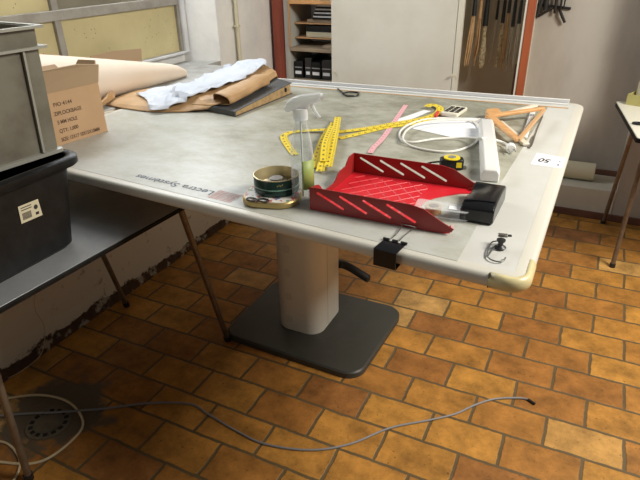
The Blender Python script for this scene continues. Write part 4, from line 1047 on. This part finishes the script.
q = MB().tube(spline([(-1.7531,-1.8370,0.0050),(-1.6892,-1.8222,0.0050),(-1.6223,-1.8345,0.0050),(-1.5657,-1.8635,0.0050),(-1.5280,-1.9160,0.0050),(-1.5171,-1.9926,0.0050)],6), .004, 8)
tag(q.build('white_cord', CREAMC), 'short cream cord curl beside the side table leg, lower left corner', 'cord')
q = MB().tube(spline([(-1.8721,-1.7874,0.0140),(-1.7564,-1.7100,0.0120),(-1.6264,-1.6412,0.0140),(-1.5492,-1.5945,0.0140),(-1.4799,-1.5412,0.0050),(-1.3606,-1.4572,0.0045),(-1.2187,-1.3976,0.0045),(-1.1262,-1.4110,0.0045),(-0.9923,-1.4340,0.0045),(-0.8625,-1.4435,0.0045),(-0.7097,-1.4013,0.0045),(-0.5963,-1.3202,0.0045),(-0.4958,-1.1942,0.0045),(-0.3780,-1.0981,0.0045),(-0.3036,-1.0316,0.0045),(-0.2474,-0.9560,0.0045),(-0.1862,-0.8936,0.0045),(-0.1023,-0.8492,0.0045),(-0.0704,-0.8460,0.0045)],6), .0038, 8)
gcb = thing('grey_cable', (-0.4971,-1.1901,0.0000), 'long grey cable snaking across the brick floor', 'cable')
q.build('sheath', GREYC, gcb)
MB().tube([(-0.0741,-0.8460,0.0055), (-0.0476,-0.8594,0.0055)], .0052, 8).build('cable_end', BLACKR, gcb)
q = MB().tube(spline([(-1.62,-1.46,.709)] + [(-1.9300,-1.4203,0.2926), (-1.9650,-1.3887,0.1381), (-1.9650,-1.4146,0.0515), (-1.9764,-1.4497,0.0040), (-1.9707,-1.5427,0.0030), (-2.0004,-1.6345,0.0030)],6), .0018, 6)
tag(q.build('thin_wire', CREAMC), 'thin pale wire hanging from the side table along the left wall', 'wire')
for i, (a, b) in enumerate(((-0.4399,-1.9874,0.9000)[:2],(-0.4336,-1.9819,0.9000)[:2],(-0.4334,-1.9923,0.9000)[:2],(-0.4266,-1.9879,0.9000)[:2],(-0.4288,-1.9771,0.9000)[:2])):
    tag(MB().lathe([(.004,0.0002),(.005,.001),(.003,.002)], (a,b,0), 8).build('plaster_crumb', PAPER), 'tiny white plaster crumb in a cluster on a brick before the dark base plate', 'crumb', 'white crumbs on the floor')

# ============================================================ light
def area(name, loc, target, sx, sy, power, col):
    l = bpy.data.lights.new(name, 'AREA'); l.shape = 'RECTANGLE'; l.size = sx; l.size_y = sy; l.energy = power; l.color = col
    o = bpy.data.objects.new(name, l); COL.objects.link(o); o.location = loc
    o.rotation_euler = (Vector(target)-Vector(loc)).to_track_quat('-Z','Y').to_euler(); return o
area('window_daylight', (-2.40,-.5,1.95), (-.6,-.8,.6), 2.0, .7, 44, (.93,.97,1))
area('ceiling_light', (1.5,-.75,2.6), (-.2,-.9,0), 1.0, .9, 116, (1,.94,.84))
area('rear_fill_light', (-2.1,-3.9,1.65), (-.5,-.8,.6), 1.3, .9, 9, (1,.97,.90))  # unseen fill behind the camera, added to brighten the column's front
w = bpy.data.worlds.new('world'); sc.world = w; w.use_nodes = True
w.node_tree.nodes['Background'].inputs[0].default_value = (.86,.86,.82,1); w.node_tree.nodes['Background'].inputs[1].default_value = .09
sc.view_settings.view_transform = 'Standard'; sc.view_settings.look = 'None'; sc.view_settings.gamma = 1; sc.view_settings.exposure = 0
sc.view_settings.use_curve_mapping = False
